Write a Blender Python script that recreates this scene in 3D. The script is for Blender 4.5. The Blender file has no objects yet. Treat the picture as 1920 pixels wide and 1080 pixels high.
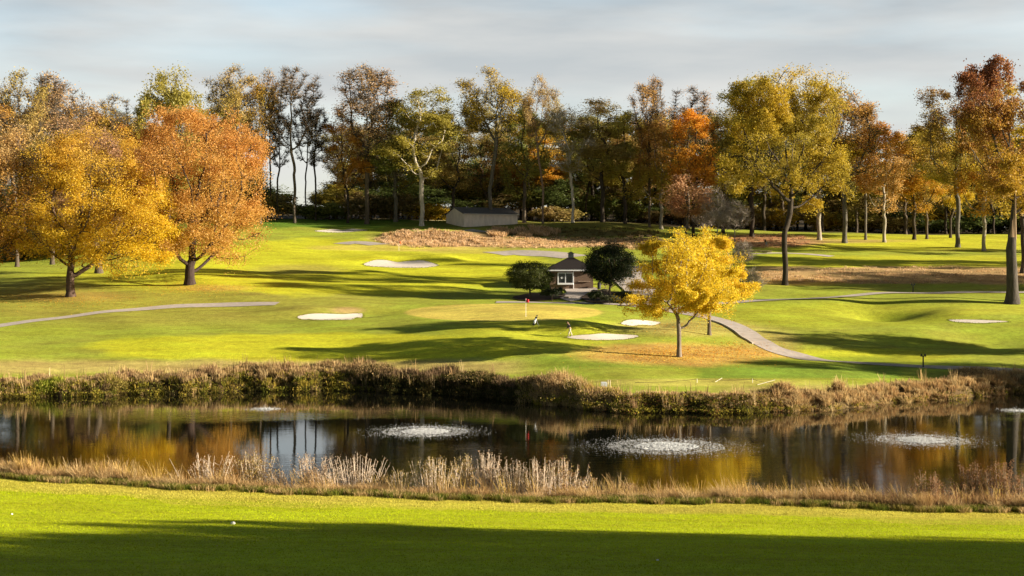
import bpy, math, random
import numpy as np
PI = math.pi
SC = bpy.context.scene
COL = SC.collection
RNG = np.random.default_rng(7)
random.seed(7)
F, YH, HC = 2667.0, 475.0, 14.8       # focal length in photo pixels, horizon row, eye height above the pond
SUN_EL, SUN_AZ = math.radians(16.5), math.radians(9.5)   # sun low on the right, a little to our side
SUNV = np.array([math.cos(SUN_EL)*math.cos(SUN_AZ), -math.cos(SUN_EL)*math.sin(SUN_AZ), math.sin(SUN_EL)])

# ------------------------------------------------------------------ helpers
def mesh_np(name, V, Fs, attrs=None, smooth=False, colors=None):
    """V (n,3); Fs list of (k,m) int arrays with m verts per face"""
    me = bpy.data.meshes.new(name)
    V = np.asarray(V, np.float32)
    me.vertices.add(len(V)); me.vertices.foreach_set('co', V.ravel())
    Fs = [np.asarray(f, np.int32) for f in Fs if len(f)]
    nl = sum(f.size for f in Fs); nf = sum(len(f) for f in Fs)
    me.loops.add(nl); me.polygons.add(nf)
    me.loops.foreach_set('vertex_index', np.concatenate([f.ravel() for f in Fs]))
    tot = np.concatenate([np.full(len(f), f.shape[1], np.int32) for f in Fs])
    st = np.concatenate([[0], np.cumsum(tot)[:-1]]).astype(np.int32)
    me.polygons.foreach_set('loop_start', st)
    me.polygons.foreach_set('use_smooth', np.full(nf, smooth))
    if colors is not None:
        at = me.color_attributes.new('Col', 'FLOAT_COLOR', 'POINT')
        c = np.ones((len(V), 4), np.float32); c[:, :colors.shape[1]] = colors
        at.data.foreach_set('color', c.ravel())
    for k, v in (attrs or {}).items():
        a = me.attributes.new(k, 'FLOAT', 'POINT'); a.data.foreach_set('value', np.asarray(v, np.float32))
    me.update(); me.validate()
    return me

def link(name, me, mat=None, parent=None, loc=None):
    o = bpy.data.objects.new(name, me); COL.objects.link(o)
    if mat is not None and me is not None and not me.materials: me.materials.append(mat)
    if parent is not None: o.parent = parent
    if loc is not None: o.location = loc
    return o

def tag(o, label=None, cat=None, group=None, kind=None):
    if label: o['label'] = label
    if cat: o['category'] = cat
    if group: o['group'] = group
    if kind: o['kind'] = kind
    return o

def empty(name, loc=(0, 0, 0), rz=0.0):
    o = bpy.data.objects.new(name, None); COL.objects.link(o)
    o.location = loc; o.rotation_euler = (0, 0, rz); o.empty_display_size = .3
    return o

class MB:
    """collects simple solids into one mesh"""
    def __init__(s): s.v = []; s.f = []
    def add(s, vs, fs):
        b = len(s.v); s.v += [tuple(map(float, v)) for v in vs]; s.f += [tuple(i+b for i in f) for f in fs]; return s
    def box(s, x0, x1, y0, y1, z0, z1):
        vs = [(x, y, z) for z in (z0, z1) for y in (y0, y1) for x in (x0, x1)]
        return s.add(vs, [(0,2,3,1), (4,5,7,6), (0,1,5,4), (2,6,7,3), (0,4,6,2), (1,3,7,5)])
    def tube(s, p, q, r, r2=None, n=8, cap=True):
        p = np.array(p, float); q = np.array(q, float); r2 = r if r2 is None else r2
        d = q-p; d /= np.linalg.norm(d)
        a = np.cross(d, (0, 0, 1.) if abs(d[2]) < .9 else (1., 0, 0)); a /= np.linalg.norm(a); b = np.cross(d, a)
        an = np.arange(n)*2*PI/n
        ring = np.cos(an)[:, None]*a + np.sin(an)[:, None]*b
        vs = np.vstack([p+ring*r, q+ring*r2])
        fs = [(i, (i+1) % n, n+(i+1) % n, n+i) for i in range(n)]
        if cap: fs += [tuple(range(n))[::-1], tuple(range(n, 2*n))]
        return s.add(vs, fs)
    def ball(s, c, r, n=8, m=6, sq=(1, 1, 1), seed=None, rough=0):
        rr = random.Random(seed)
        vs = [(c[0], c[1], c[2]-r*sq[2])]
        for j in range(1, m):
            t = PI*j/m - PI/2
            for i in range(n):
                k = r*(1+rr.uniform(-rough, rough))
                vs.append((c[0]+k*sq[0]*math.cos(t)*math.cos(2*PI*i/n), c[1]+k*sq[1]*math.cos(t)*math.sin(2*PI*i/n), c[2]+k*sq[2]*math.sin(t)))
        vs.append((c[0], c[1], c[2]+r*sq[2]))
        fs = [(0, 1+(i+1) % n, 1+i) for i in range(n)]
        for j in range(m-2):
            fs += [(1+j*n+i, 1+j*n+(i+1) % n, 1+(j+1)*n+(i+1) % n, 1+(j+1)*n+i) for i in range(n)]
        b = 1+(m-2)*n; fs += [(b+i, b+(i+1) % n, len(vs)-1) for i in range(n)]
        return s.add(vs, fs)
    def build(s, name, mat, parent=None, smooth=False, bevel=0):
        me = bpy.data.meshes.new(name); me.from_pydata(s.v, [], s.f); me.update()
        if smooth: me.polygons.foreach_set('use_smooth', [True]*len(me.polygons))
        o = link(name, me, mat, parent)
        if bevel:
            m = o.modifiers.new('bevel', 'BEVEL'); m.width = bevel; m.segments = 2
        return o

# ------------------------------------------------------------------ materials
def new_mat(name):
    m = bpy.data.materials.new(name); m.use_nodes = True
    nt = m.node_tree; nt.nodes.clear()
    out = nt.nodes.new('ShaderNodeOutputMaterial')
    return m, nt, out
def N(nt, t, **kw):
    n = nt.nodes.new('ShaderNode'+t)
    for k, v in kw.items():
        if k.startswith('i_'): n.inputs[k[2:].replace('_', ' ')].default_value = v
        else: setattr(n, k, v)
    return n
def mixc(nt, fac, a, b, blend='MIX'):
    n = nt.nodes.new('ShaderNodeMix'); n.data_type = 'RGBA'; n.blend_type = blend
    for s, v in ((n.inputs[0], fac), (n.inputs[6], a), (n.inputs[7], b)):
        if isinstance(v, (int, float)): s.default_value = v
        elif isinstance(v, (tuple, list)): s.default_value = (*v[:3], 1)
        else: nt.links.new(v, s)
    return n.outputs[2]
def maprange(nt, v, a, b, c, d):
    n = N(nt, 'MapRange'); nt.links.new(v, n.inputs[0])
    for i, x in enumerate((a, b, c, d)): n.inputs[1+i].default_value = x
    return n.outputs[0]
def noise(nt, scale, detail=4, rough=.6, vec=None, stretch=None, coord='Object'):
    tc = N(nt, 'TexCoord'); src = tc.outputs[coord] if vec is None else vec
    if stretch:
        mp = N(nt, 'Mapping'); mp.inputs['Scale'].default_value = stretch; nt.links.new(src, mp.inputs[0]); src = mp.outputs[0]
    n = N(nt, 'TexNoise'); n.inputs['Scale'].default_value = scale; n.inputs['Detail'].default_value = detail; n.inputs['Roughness'].default_value = rough
    nt.links.new(src, n.inputs['Vector']); return n.outputs['Fac']

def simple(name, col, rough=.7, var=.25, scale=3., bump=0.0, metallic=0., stretch=None, col2=None, spec=.3):
    m, nt, out = new_mat(name)
    p = N(nt, 'BsdfPrincipled'); nt.links.new(p.outputs[0], out.inputs[0])
    f = noise(nt, scale, 5, .65, stretch=stretch)
    f2 = maprange(nt, f, .3, .7, 0, 1)
    c2 = col2 or tuple(c*(1-var) for c in col); c1 = col if col2 else tuple(min(1, c*(1+var*.6)) for c in col)
    nt.links.new(mixc(nt, f2, c1, c2), p.inputs['Base Color'])
    p.inputs['Roughness'].default_value = rough; p.inputs['Metallic'].default_value = metallic
    p.inputs['Specular IOR Level'].default_value = spec
    if bump:
        b = N(nt, 'Bump'); b.inputs['Strength'].default_value = bump; b.inputs['Distance'].default_value = .05
        nt.links.new(f, b.inputs['Height']); nt.links.new(b.outputs[0], p.inputs['Normal'])
    return m

def obj_attr(nt, name):
    a = N(nt, 'Attribute'); a.attribute_type = 'OBJECT'; a.attribute_name = name; return a.outputs['Color']

def leaf_mat():
    m, nt, out = new_mat('autumn_leaf')
    at = N(nt, 'VertexColor'); at.layer_name = 'Col'
    sep = N(nt, 'SeparateColor'); nt.links.new(at.outputs[0], sep.inputs[0])
    base = mixc(nt, sep.outputs[0], obj_attr(nt, 'leaf_a'), obj_attr(nt, 'leaf_b'))
    k = maprange(nt, sep.outputs[1], 0, 1, .68, 1.28)
    vm = N(nt, 'VectorMath'); vm.operation = 'SCALE'; nt.links.new(base, vm.inputs[0]); nt.links.new(k, vm.inputs['Scale'])
    d = N(nt, 'BsdfDiffuse'); t = N(nt, 'BsdfTranslucent'); g = N(nt, 'BsdfGlossy')
    g.inputs['Roughness'].default_value = .55; g.inputs['Color'].default_value = (1, 1, 1, 1)
    nt.links.new(vm.outputs[0], d.inputs[0]); nt.links.new(vm.outputs[0], t.inputs[0])
    mx = N(nt, 'MixShader'); mx.inputs[0].default_value = .5
    nt.links.new(d.outputs[0], mx.inputs[1]); nt.links.new(t.outputs[0], mx.inputs[2])
    mx2 = N(nt, 'MixShader'); mx2.inputs[0].default_value = .025
    nt.links.new(mx.outputs[0], mx2.inputs[1]); nt.links.new(g.outputs[0], mx2.inputs[2])
    nt.links.new(mx2.outputs[0], out.inputs[0]); return m

def blade_mat(name, transl=.35):
    m, nt, out = new_mat(name)
    at = N(nt, 'VertexColor'); at.layer_name = 'Col'
    d = N(nt, 'BsdfDiffuse'); t = N(nt, 'BsdfTranslucent')
    nt.links.new(at.outputs[0], d.inputs[0]); nt.links.new(at.outputs[0], t.inputs[0])
    mx = N(nt, 'MixShader'); mx.inputs[0].default_value = transl
    nt.links.new(d.outputs[0], mx.inputs[1]); nt.links.new(t.outputs[0], mx.inputs[2]); nt.links.new(mx.outputs[0], out.inputs[0]); return m

def bark_mat():
    m, nt, out = new_mat('bark')
    p = N(nt, 'BsdfPrincipled'); nt.links.new(p.outputs[0], out.inputs[0]); p.inputs['Roughness'].default_value = .9
    p.inputs['Specular IOR Level'].default_value = .15
    f = noise(nt, 1.6, 6, .7, stretch=(3, 3, .5)); f2 = maprange(nt, f, .3, .7, .5, 1.35)
    vm = N(nt, 'VectorMath'); vm.operation = 'SCALE'; nt.links.new(obj_attr(nt, 'bark'), vm.inputs[0]); nt.links.new(f2, vm.inputs['Scale'])
    nt.links.new(vm.outputs[0], p.inputs['Base Color'])
    b = N(nt, 'Bump'); b.inputs['Strength'].default_value = .8; b.inputs['Distance'].default_value = .12
    nt.links.new(f, b.inputs['Height']); nt.links.new(b.outputs[0], p.inputs['Normal']); return m

LEAF = leaf_mat(); BARK = bark_mat(); BLADE = blade_mat('dry_blade'); 

# ------------------------------------------------------------------ terrain
far_tab = {
 -400: [(147,718),(151,704),(156,685),(161,670),(175,632),(190,602),(205,575),(220,552),(235,530),(255,512),(280,502),(320,495),(420,470),(700,466)],
 0:    [(150,714),(153,703),(157,685),(161,670),(175,632),(185,611),(198,585),(212,560),(225,540),(245,517),(270,502),(300,493),(350,470),(420,462),(700,462)],
 200:  [(152,712),(155,701),(158,684),(161,670),(175,632),(190,600),(200,584),(212,557),(222,538),(240,516),(262,500),(290,478),(330,445),(360,430),(420,425),(520,412),(700,400)],
 350:  [(153,711),(156,699),(159,682),(162,667),(175,630),(190,600),(203,576),(214,548),(222,532),(237,512),(255,496),(280,470),(310,440),(335,418),(350,411),(420,409),(520,398),(700,386)],
 700:  [(154,708),(157,696),(160,676),(163,662),(166,652),(176,628),(186,605),(190,597),(197,580),(205,568),(215,552),(228,535),(245,515),(262,497),(275,480),(290,464),(310,447),(330,430),(345,415),(352,411),(420,409),(520,398),(700,386)],
 960:  [(149,716),(152,704),(155,684),(158,664),(166,630),(176,603),(198,571),(205,569),(212,564),(219,553),(226,541),(240,521),(262,495),(280,474),(300,456),(320,440),(335,424),(350,414),(420,410),(520,399),(700,386)],
 1060: [(141,737),(146,722),(151,700),(157,664),(166,634),(176,604),(198,572),(205,570),(212,564),(219,553),(226,541),(240,521),(262,495),(280,474),(300,456),(320,440),(337,424),(352,416),(420,412),(520,400),(700,388)],
 1180: [(136,743),(140,731),(146,714),(152,688),(158,661),(166,640),(173,618),(182,602),(195,585),(205,572),(214,562),(226,542),(240,521),(262,495),(280,474),(300,456),(320,440),(340,424),(355,418),(420,414),(520,401),(700,388)],
 1400: [(136,742),(141,729),(148,706),(155,684),(160,670),(170,645),(181,620),(192,594),(202,574),(210,561),(215,555),(222,543),(228,530),(234,520),(245,508),(262,492),(280,478),(300,460),(320,446),(335,438),(360,432),(420,428),(520,410),(700,395)],
 1700: [(145,729),(150,710),(155,691),(163,678),(175,650),(185,625),(193,603),(200,585),(206,568),(212,558),(218,549),(224,541),(230,534),(238,519),(248,508),(262,497),(280,483),(300,465),(320,450),(335,443),(350,440),(420,434),(520,414),(700,400)],
 1920: [(153,708),(157,694),(163,680),(172,655),(181,632),(188,610),(194,590),(200,572),(205,560),(212,550),(220,543),(230,535),(238,519),(248,508),(262,497),(280,483),(300,465),(320,452),(335,445),(350,441),(420,436),(700,430)],
 2400: [(154,705),(163,680),(175,650),(190,610),(205,570),(215,555),(230,540),(248,515),(270,500),(300,475),(335,450),(420,440),(700,435)],
}
near_tab = {-400: [(2,None,9.2),(45,None,5.1),(80,895,None)], 0: [(2,None,9.0),(45,1074,None),(62,983,None),(80,903,None)],
 400: [(2,None,8.9),(45,1077,None),(61,993,None),(79,926,None)], 960: [(2,None,8.8),(45,1081,None),(60,1005,None),(77,949,None)],
 1400: [(2,None,8.8),(45,1083,None),(60,1010,None),(76,961,None)], 1920: [(2,None,8.7),(45,1086,None),(60,1014,None),(75,973,None)],
 2400: [(2,None,8.7),(45,1088,None),(60,1016,None),(75,976,None)]}
shore_far_tab = [(-3000,141),(-400,141),(0,144),(100,146.5),(300,149.5),(480,152.6),(600,153.4),(700,152.2),(850,148),(940,144.5),(985,141.5),(1020,138.8),(1060,137),(1100,134.8),(1180,132.7),(1250,131.4),(1400,132),(1500,133),(1600,136),(1680,140.5),(1750,143.5),(1850,147),(1920,150),(2300,155),(5000,160)]
shore_near_tab = [(-3000,86),(0,85),(300,84),(600,83.2),(960,82),(1300,82.5),(1500,82.5),(1640,81),(1750,80.6),(1920,80.5),(2400,81),(5000,82)]
def shore_far(u):
    u = np.asarray(u, float)
    return np.interp(u, *zip(*shore_far_tab)) + .7*np.sin(u*.031) + .5*np.sin(u*.083+1) + .25*np.sin(u*.21)
def shore_near(u):
    u = np.asarray(u, float)
    return np.interp(u, *zip(*shore_near_tab)) + .3*np.sin(u*.027+2) + .2*np.sin(u*.09)

GU = np.arange(-1000, 3001, 20.); GD = np.arange(0, 1001, 1.)
def build_grid():
    def cols(tab, isnear):
        us = sorted(tab); M = []
        for u in us:
            dd = []; zz = []
            for r in tab[u]:
                if isnear: d, py, z = r
                else: (d, py), z = r, None
                dd.append(d); zz.append(z if z is not None else HC-(py-YH)*d/F)
            M.append(np.interp(GD, dd, zz))
            if not isnear:   # extrapolate gently before the bank
                k = GD < dd[0]; M[-1][k] = zz[0]-(dd[0]-GD[k])*.03
        M = np.array(M)
        out = np.zeros((len(GU), len(GD)))
        for j in range(len(GD)): out[:, j] = np.interp(GU, us, M[:, j])
        return out
    A = cols(far_tab, False); B = cols(near_tab, True)
    def blur(a, s, ax):
        r = int(3*s)+1; k = np.exp(-.5*(np.arange(-r, r+1)/s)**2); k /= k.sum()
        ap = np.pad(a, [(r, r) if i == ax else (0, 0) for i in (0, 1)], mode='edge')
        return np.apply_along_axis(lambda v: np.convolve(v, k, 'valid'), ax, ap)
    A = blur(blur(A, 1.8, 1), 2.2, 0); B = blur(blur(B, 2.5, 1), 3, 0)
    return A, B
GA, GB = build_grid()
def bil(G, u, d):
    x = np.clip((np.asarray(u, float)-GU[0])/20., 0, len(GU)-1.001); y = np.clip(np.asarray(d, float), 0, len(GD)-1.001)
    i = x.astype(int); j = y.astype(int); a = x-i; b = y-j
    return (G[i, j]*(1-a)+G[i+1, j]*a)*(1-b)+(G[i, j+1]*(1-a)+G[i+1, j+1]*a)*b
def sstep(t): t = np.clip(t, 0, 1); return t*t*(3-2*t)
BUMPS = []   # X, Y, amp, sx, sy
def ZW(X, Y, bumps=True):
    X = np.asarray(X, float); Y = np.asarray(Y, float)
    d = np.maximum(Y, 1.); u = 960+X/d*F
    u = np.clip(u, -1000, 2990)
    zf = bil(GA, u, d); zn = bil(GB, u, np.minimum(d, 84))
    sf = shore_far(u); sn = shore_near(u)
    t = sstep((d-(sf-2.2))/5.0); a = zf*t-1.3*(1-t)
    t2 = sstep(((sn+2.0)-d)/5.5); b = zn*t2-1.3*(1-t2)
    z = np.where(d > 110, a, b)
    if bumps:
        for (bx, by, am, sx, sy) in BUMPS:
            z = z+am*np.exp(-.5*(((X-bx)/sx)**2+((Y-by)/sy)**2))
    # soft undulation of the open ground
    k = sstep((d-sf-4)/12)
    z = z+k*(.10*np.sin(X*.21+Y*.13)+.08*np.sin(X*.11-Y*.27+2)+.05*np.sin(X*.5+Y*.31))
    return z
def at(px, py, dmin=126, bumps=True):
    """world point of the ground seen at a photo pixel"""
    ds = np.arange(dmin, 600, .25); X = (px-960)/F*ds
    h = HC-(py-YH)*ds/F - ZW(X, ds, bumps)
    k = np.where(h <= 0)[0]
    d = ds[k[0]] if len(k) else 400.
    return np.array([(px-960)/F*d, d, float(ZW((px-960)/F*d, d))])
def on(px, d):
    X = (px-960)/F*d; return np.array([X, d, float(ZW(X, d))])
def rowof(p): return YH+(HC-p[2])*F/p[1]

for (px, py, am, sx, sy) in [
    (700, 583, -1.0, 5.5, 3.0), (760, 590, .5, 5, 4), (617, 603, .25, 5, 2.5), (590, 580, .35, 4, 2.5),  # hollow behind the left bunker
    (1040, 626, -.7, 4.2, 2.5), (1095, 618, .9, 3.0, 3.5), (1150, 620, -.9, 4, 2.2), (1200, 606, -.5, 3.2, 2), (1232, 604, -.5, 1.6, 1.5), (1215, 622, .55, 3.5, 2),
    (755, 505, .3, 9, 4), (820, 488, .9, 3.5, 3.5), (700, 487, .8, 5, 3),
    (1690, 592, -1.1, 5, 2.6), (1765, 590, 1.1, 4.5, 3), (1640, 588, -.6, 2.5, 1.8), (1830, 601, .5, 5, 2.4),
    (1860, 640, -1.5, 10, 4.5), (1740, 628, .9, 5, 4.5), (1990, 640, 1.0, 8, 7), (1560, 655, .5, 9, 2.2), (1500, 668, -.4, 6, 2),
    (1560, 568, .5, 5, 3), (1630, 570, -.5, 3, 2), (1750, 565, .45, 6, 2.5),
    (621, 594, -.35, 4, 1.6), (1130, 632, -.35, 4, 1.4), (1202, 606, -.3, 2.4, 1.3), (755, 496, -.35, 6, 2.2), (1835, 603, -.35, 4, 1.8), (780, 447, 1.4, 8, 4.5), (860, 446, .9, 9, 4), (1000, 432, .8, 12, 4), (930, 452, .5, 8, 4),
    (660, 440, -.5, 12, 3), (1150, 428, 1.2, 12, 6), (1440, 463, .9, 9, 4), (1560, 515, .5, 12, 3), (1750, 518, .5, 12, 3), (600, 540, .5, 12, 5), (480, 560, .4, 10, 4)]:
    p = at(px, py, bumps=False); BUMPS.append((p[0], p[1], am, sx, sy))

C_ROUGH = np.array((.32, .38, .038)); C_FAIR = np.array((.50, .51, .025)); C_GREEN = np.array((.60, .50, .10))
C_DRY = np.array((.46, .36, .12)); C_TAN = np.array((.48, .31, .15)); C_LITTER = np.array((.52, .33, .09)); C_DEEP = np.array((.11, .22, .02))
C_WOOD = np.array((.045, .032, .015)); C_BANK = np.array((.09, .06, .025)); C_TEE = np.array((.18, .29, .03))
def terrain():
    us = np.concatenate([np.arange(-6000, -1000, 400), np.arange(-1000, -60, 45), np.arange(-60, 1981, 4), np.arange(2000, 3000, 45), np.arange(3000, 8001, 400)]).astype(float)
    ds = np.concatenate([[3, 6, 10, 15, 20, 26, 32, 38], np.arange(42, 90, .5), np.arange(90, 126, 3), np.arange(126, 160, .28), np.arange(160, 240, .36), np.arange(240, 300, .5), np.arange(300, 366, .7), [370, 376, 384, 395, 410, 430, 460, 500, 560, 640, 740, 900, 1200, 1700, 2600]])
    U, D = np.meshgrid(us, ds, indexing='ij')
    X = (U-960)/F*D; Y = D; Z = ZW(X, Y)
    nz = np.sin(X*1.7+np.sin(Y*.9)*2)*np.sin(Y*1.3+np.sin(X*.8)*2)
    PY = YH+(HC-Z)*F/D
    n1 = np.sin(X*.35+1.3*np.sin(Y*.21))*np.cos(Y*.31+1.1*np.sin(X*.17)); n2 = np.sin(X*.9+2*np.sin(Y*.5))*np.cos(Y*.8+np.sin(X*.6))
    W = (n1*.6+n2*.4)
    C = np.zeros(X.shape+(3,))+C_ROUGH
    def blend(mask, c, k=1.): C[:] = C*(1-mask[..., None]*k)+c*mask[..., None]*k
    def ell(cx, cy, rx, ry, soft=.25, wob=.12, dmin=120, dmax=600):
        r = np.sqrt(((U-cx)/rx)**2+((PY-cy)/ry)**2)+wob*W
        return sstep((1+soft-r)/(2*soft))*((D > dmin) & (D < dmax))
    def band(y0, y1, x0=-9000, x1=9000, s=5, sx=60, wob=3, dmin=120):
        P = PY+wob*W
        return sstep((P-y0+s)/(2*s))*sstep((y1+s-P)/(2*s))*sstep((U-x0+sx)/(2*sx))*sstep((x1+sx-U)/(2*sx))*(D > dmin)
    # patchy rough
    blend(sstep(W*.8+.4)*(D > 120), np.array((.27, .26, .045)), .45)
    blend(ell(300, 565, 420, 45), np.array((.30, .26, .05)), .6)            # leafy grass below the maples
    blend(ell(590, 652, 430, 27, .12), C_FAIR)
    blend(ell(1000, 625, 160, 30, .3), C_FAIR, .6)
    blend(ell(640, 500, 380, 52, .12), C_FAIR)
    blend(ell(420, 520, 300, 25, .3), C_FAIR, .8)
    blend(ell(560, 505, 80, 9, .4), np.array((.40, .34, .08)), .6)
    blend(ell(750, 464, 170, 7, .2), C_GREEN, .7)
    blend(band(440, 470, 1440, 9000), C_FAIR, .9); blend(band(480, 505, 1400, 9000), C_FAIR, .9)
    blend(ell(1560, 590, 250, 24, .3), np.array((.33, .36, .025)), .8)
    blend(ell(1850, 580, 200, 10, .3), np.array((.42, .44, .04)), .8)
    blend(ell(1620, 668, 170, 14, .3), C_FAIR, .7)
    blend(ell(1440, 640, 60, 25, .4), C_DRY, .5)
    blend(ell(945, 586, 185, 16.5, .035, .015), C_GREEN)
    blend(band(676, 700, -9000, 980, 6), C_DRY, .85)
    blend(ell(1300, 717, 230, 7, .3), np.array((.46, .42, .09)), .9); blend(ell(1600, 730, 250, 9, .3), C_DRY, .7)
    blend(band(689, 709, 1310, 1690, 1.2, 12, .3), C_TEE, .85)
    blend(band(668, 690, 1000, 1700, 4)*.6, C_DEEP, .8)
    blend(band(500, 532, 1405, 9000, 3, 30), C_TAN, .9); blend(ell(1500, 530, 90, 6, .4), np.array((.5, .3, .05)), .5)
    blend(ell(1430, 452, 110, 12, .3), np.array((.50, .25, .13)), .9); blend(ell(1520, 452, 170, 4, .4), C_TAN, .6)
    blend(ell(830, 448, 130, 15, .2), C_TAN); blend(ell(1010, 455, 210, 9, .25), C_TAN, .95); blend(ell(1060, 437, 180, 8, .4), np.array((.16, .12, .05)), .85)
    blend(ell(900, 470, 120, 6, .3), np.array((.5, .34, .16)), .3); blend(ell(1200, 456, 70, 10, .4), C_TAN, .8)
    blend(ell(1275, 664, 185, 21, .3, .2), C_LITTER, .85); blend(ell(1290, 615, 130, 16, .4, .2), C_DRY, .6)
    blend(ell(400, 540, 70, 6, .4), C_LITTER, .55); blend(ell(130, 556, 100, 9, .5), C_LITTER, .4)
    blend(ell(650, 582, 30, 6, .5), C_TAN, .7)
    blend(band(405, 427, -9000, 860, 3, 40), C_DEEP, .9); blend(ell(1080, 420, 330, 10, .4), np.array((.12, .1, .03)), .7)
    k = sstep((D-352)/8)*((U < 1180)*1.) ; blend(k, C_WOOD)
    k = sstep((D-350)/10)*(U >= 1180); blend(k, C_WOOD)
    k = sstep((D-352)/1.5)*sstep((359-D)/1.5)*sstep((U-600)/60)*sstep((1080-U)/60); blend(k, np.array((.55, .5, .3)))  # sunlit grass beyond the front trees, painted as a pale strip
    # banks and pond bed
    sf = shore_far(U); sn = shore_near(U)
    kb = sstep((sf+5.0+W-D)/2.5)*(D > 110); blend(kb, C_BANK)
    kn = sstep((D-(sn-4.2)+.3*W)/1.5)*(D <= 110); blend(kn, C_BANK)
    # foreground lawn
    fg = (D < 110)*(1-kn)
    blend(fg, np.array((.38, .43, .012))); blend(fg*sstep((D-(sn-9.5)+W*.6)/3), np.array((.52, .45, .07)), .85)
    blend(fg*sstep(W*1.5)*.5, np.array((.46, .48, .016)), .7)
    nu, nd = U.shape
    I = np.arange(nu*nd).reshape(nu, nd)
    Q = np.stack([I[:-1, :-1], I[1:, :-1], I[1:, 1:], I[:-1, 1:]], -1).reshape(-1, 4)
    V = np.stack([X, Y, Z], -1).reshape(-1, 3)
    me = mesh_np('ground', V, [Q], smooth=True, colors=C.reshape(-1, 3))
    m, nt, out = new_mat('turf')
    p = N(nt, 'BsdfPrincipled'); nt.links.new(p.outputs[0], out.inputs[0]); p.inputs['Roughness'].default_value = .85; p.inputs['Specular IOR Level'].default_value = .12
    at_ = N(nt, 'VertexColor'); at_.layer_name = 'Col'
    a = noise(nt, .35, 5, .65, stretch=(.35, 1.2, 1)); b = noise(nt, 9., 5, .8); c = noise(nt, .06, 3, .6)
    k1 = maprange(nt, a, .3, .7, .76, 1.2); k2 = maprange(nt, b, .3, .7, .6, 1.38); k3 = maprange(nt, noise(nt, 1.3, 6, .75), .3, .7, .72, 1.28)
    mu = N(nt, 'Math'); mu.operation = 'MULTIPLY'; nt.links.new(k1, mu.inputs[0]); nt.links.new(k2, mu.inputs[1])
    mu2 = N(nt, 'Math'); mu2.operation = 'MULTIPLY'; nt.links.new(mu.outputs[0], mu2.inputs[0]); nt.links.new(k3, mu2.inputs[1])
    vm = N(nt, 'VectorMath'); vm.operation = 'SCALE'; nt.links.new(at_.outputs[0], vm.inputs[0]); nt.links.new(mu2.outputs[0], vm.inputs['Scale'])
    hs = N(nt, 'HueSaturation'); nt.links.new(vm.outputs[0], hs.inputs['Color']); nt.links.new(maprange(nt, a, .3, .7, .485, .512), hs.inputs['Hue'])
    nt.links.new(hs.outputs[0], p.inputs['Base Color'])
    bp = N(nt, 'Bump'); bp.inputs['Strength'].default_value = .9; bp.inputs['Distance'].default_value = .06
    nt.links.new(noise(nt, 5., 6, .75), bp.inputs['Height']); nt.links.new(bp.outputs[0], p.inputs['Normal'])
    o = link('ground', me, m); tag(o, kind='structure')
terrain()

# sheets that lie on the ground
def blob_sheet(name, pts, mat, off=.05, n=72, rings=14, dmin=126):
    """closed sheet; pts are outline pixels, projected to the ground"""
    P = np.array([at(px, py, dmin)[:2] for px, py in pts])
    t = np.linspace(0, len(P), n, endpoint=False); i = t.astype(int); f = (t-i)[:, None]
    g = lambda k: P[(i+k) % len(P)]
    B = .5*((2*g(0))+(-g(-1)+g(1))*f+(2*g(-1)-5*g(0)+4*g(1)-g(2))*f**2+(-g(-1)+3*g(0)-3*g(1)+g(2))*f**3)
    c = B.mean(0); V = [[*c, 0]]; Q = []; T = []
    for r in range(1, rings+1):
        for b in B: V.append([*(c+(b-c)*r/rings), 0])
    V = np.array(V); V[:, 2] = ZW(V[:, 0], V[:, 1])+off
    for j in range(n): T.append((0, 1+j, 1+(j+1) % n))
    for r in range(rings-1):
        for j in range(n): a = 1+r*n+j; b = 1+r*n+(j+1) % n; Q.append((a, a+n, b+n, b))
    me = mesh_np(name, V, [T, Q], smooth=True)
    return link(name, me, mat), np.array([*c, ZW(c[0], c[1])])
def ribbon(name, pts, width, mat, off=.05, step=1.0, cross=7, pxpts=True, dmin=126):
    P = np.array([at(px, py, dmin)[:2] if pxpts else (px, py) for px, py in pts])
    # catmull-rom resample
    out = []
    for i in range(len(P)-1):
        p0, p1, p2, p3 = P[max(i-1, 0)], P[i], P[i+1], P[min(i+2, len(P)-1)]
        m = max(2, int(np.linalg.norm(p2-p1)/step))
        for k in range(m):
            t = k/m; out.append(.5*((2*p1)+(-p0+p2)*t+(2*p0-5*p1+4*p2-p3)*t*t+(-p0+3*p1-3*p2+p3)*t**3))
    out.append(P[-1]); S = np.array(out)
    T = np.gradient(S, axis=0); T /= np.linalg.norm(T, axis=1)[:, None]+1e-9; Nn = np.stack([-T[:, 1], T[:, 0]], 1)
    w = np.linspace(-.5, .5, cross)*width
    V = S[:, None, :]+Nn[:, None, :]*w[None, :, None]
    V = V.reshape(-1, 2); Z = ZW(V[:, 0], V[:, 1])+off
    I = np.arange(len(S)*cross).reshape(len(S), cross)
    Q = np.stack([I[:-1, :-1], I[:-1, 1:], I[1:, 1:], I[1:, :-1]], -1).reshape(-1, 4)
    return link(name, mesh_np(name, np.column_stack([V, Z]), [Q], smooth=True), mat), S, Nn
SAND = simple('bunker_sand_grain', (.66, .60, .53), .95, .10, 2., .5)
ASPH = simple('path_asphalt', (.42, .375, .345), .9, .22, 1.2, .3)
CONC = simple('apron_concrete', (.50, .44, .40), .9, .15, 1.2, .2)
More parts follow.
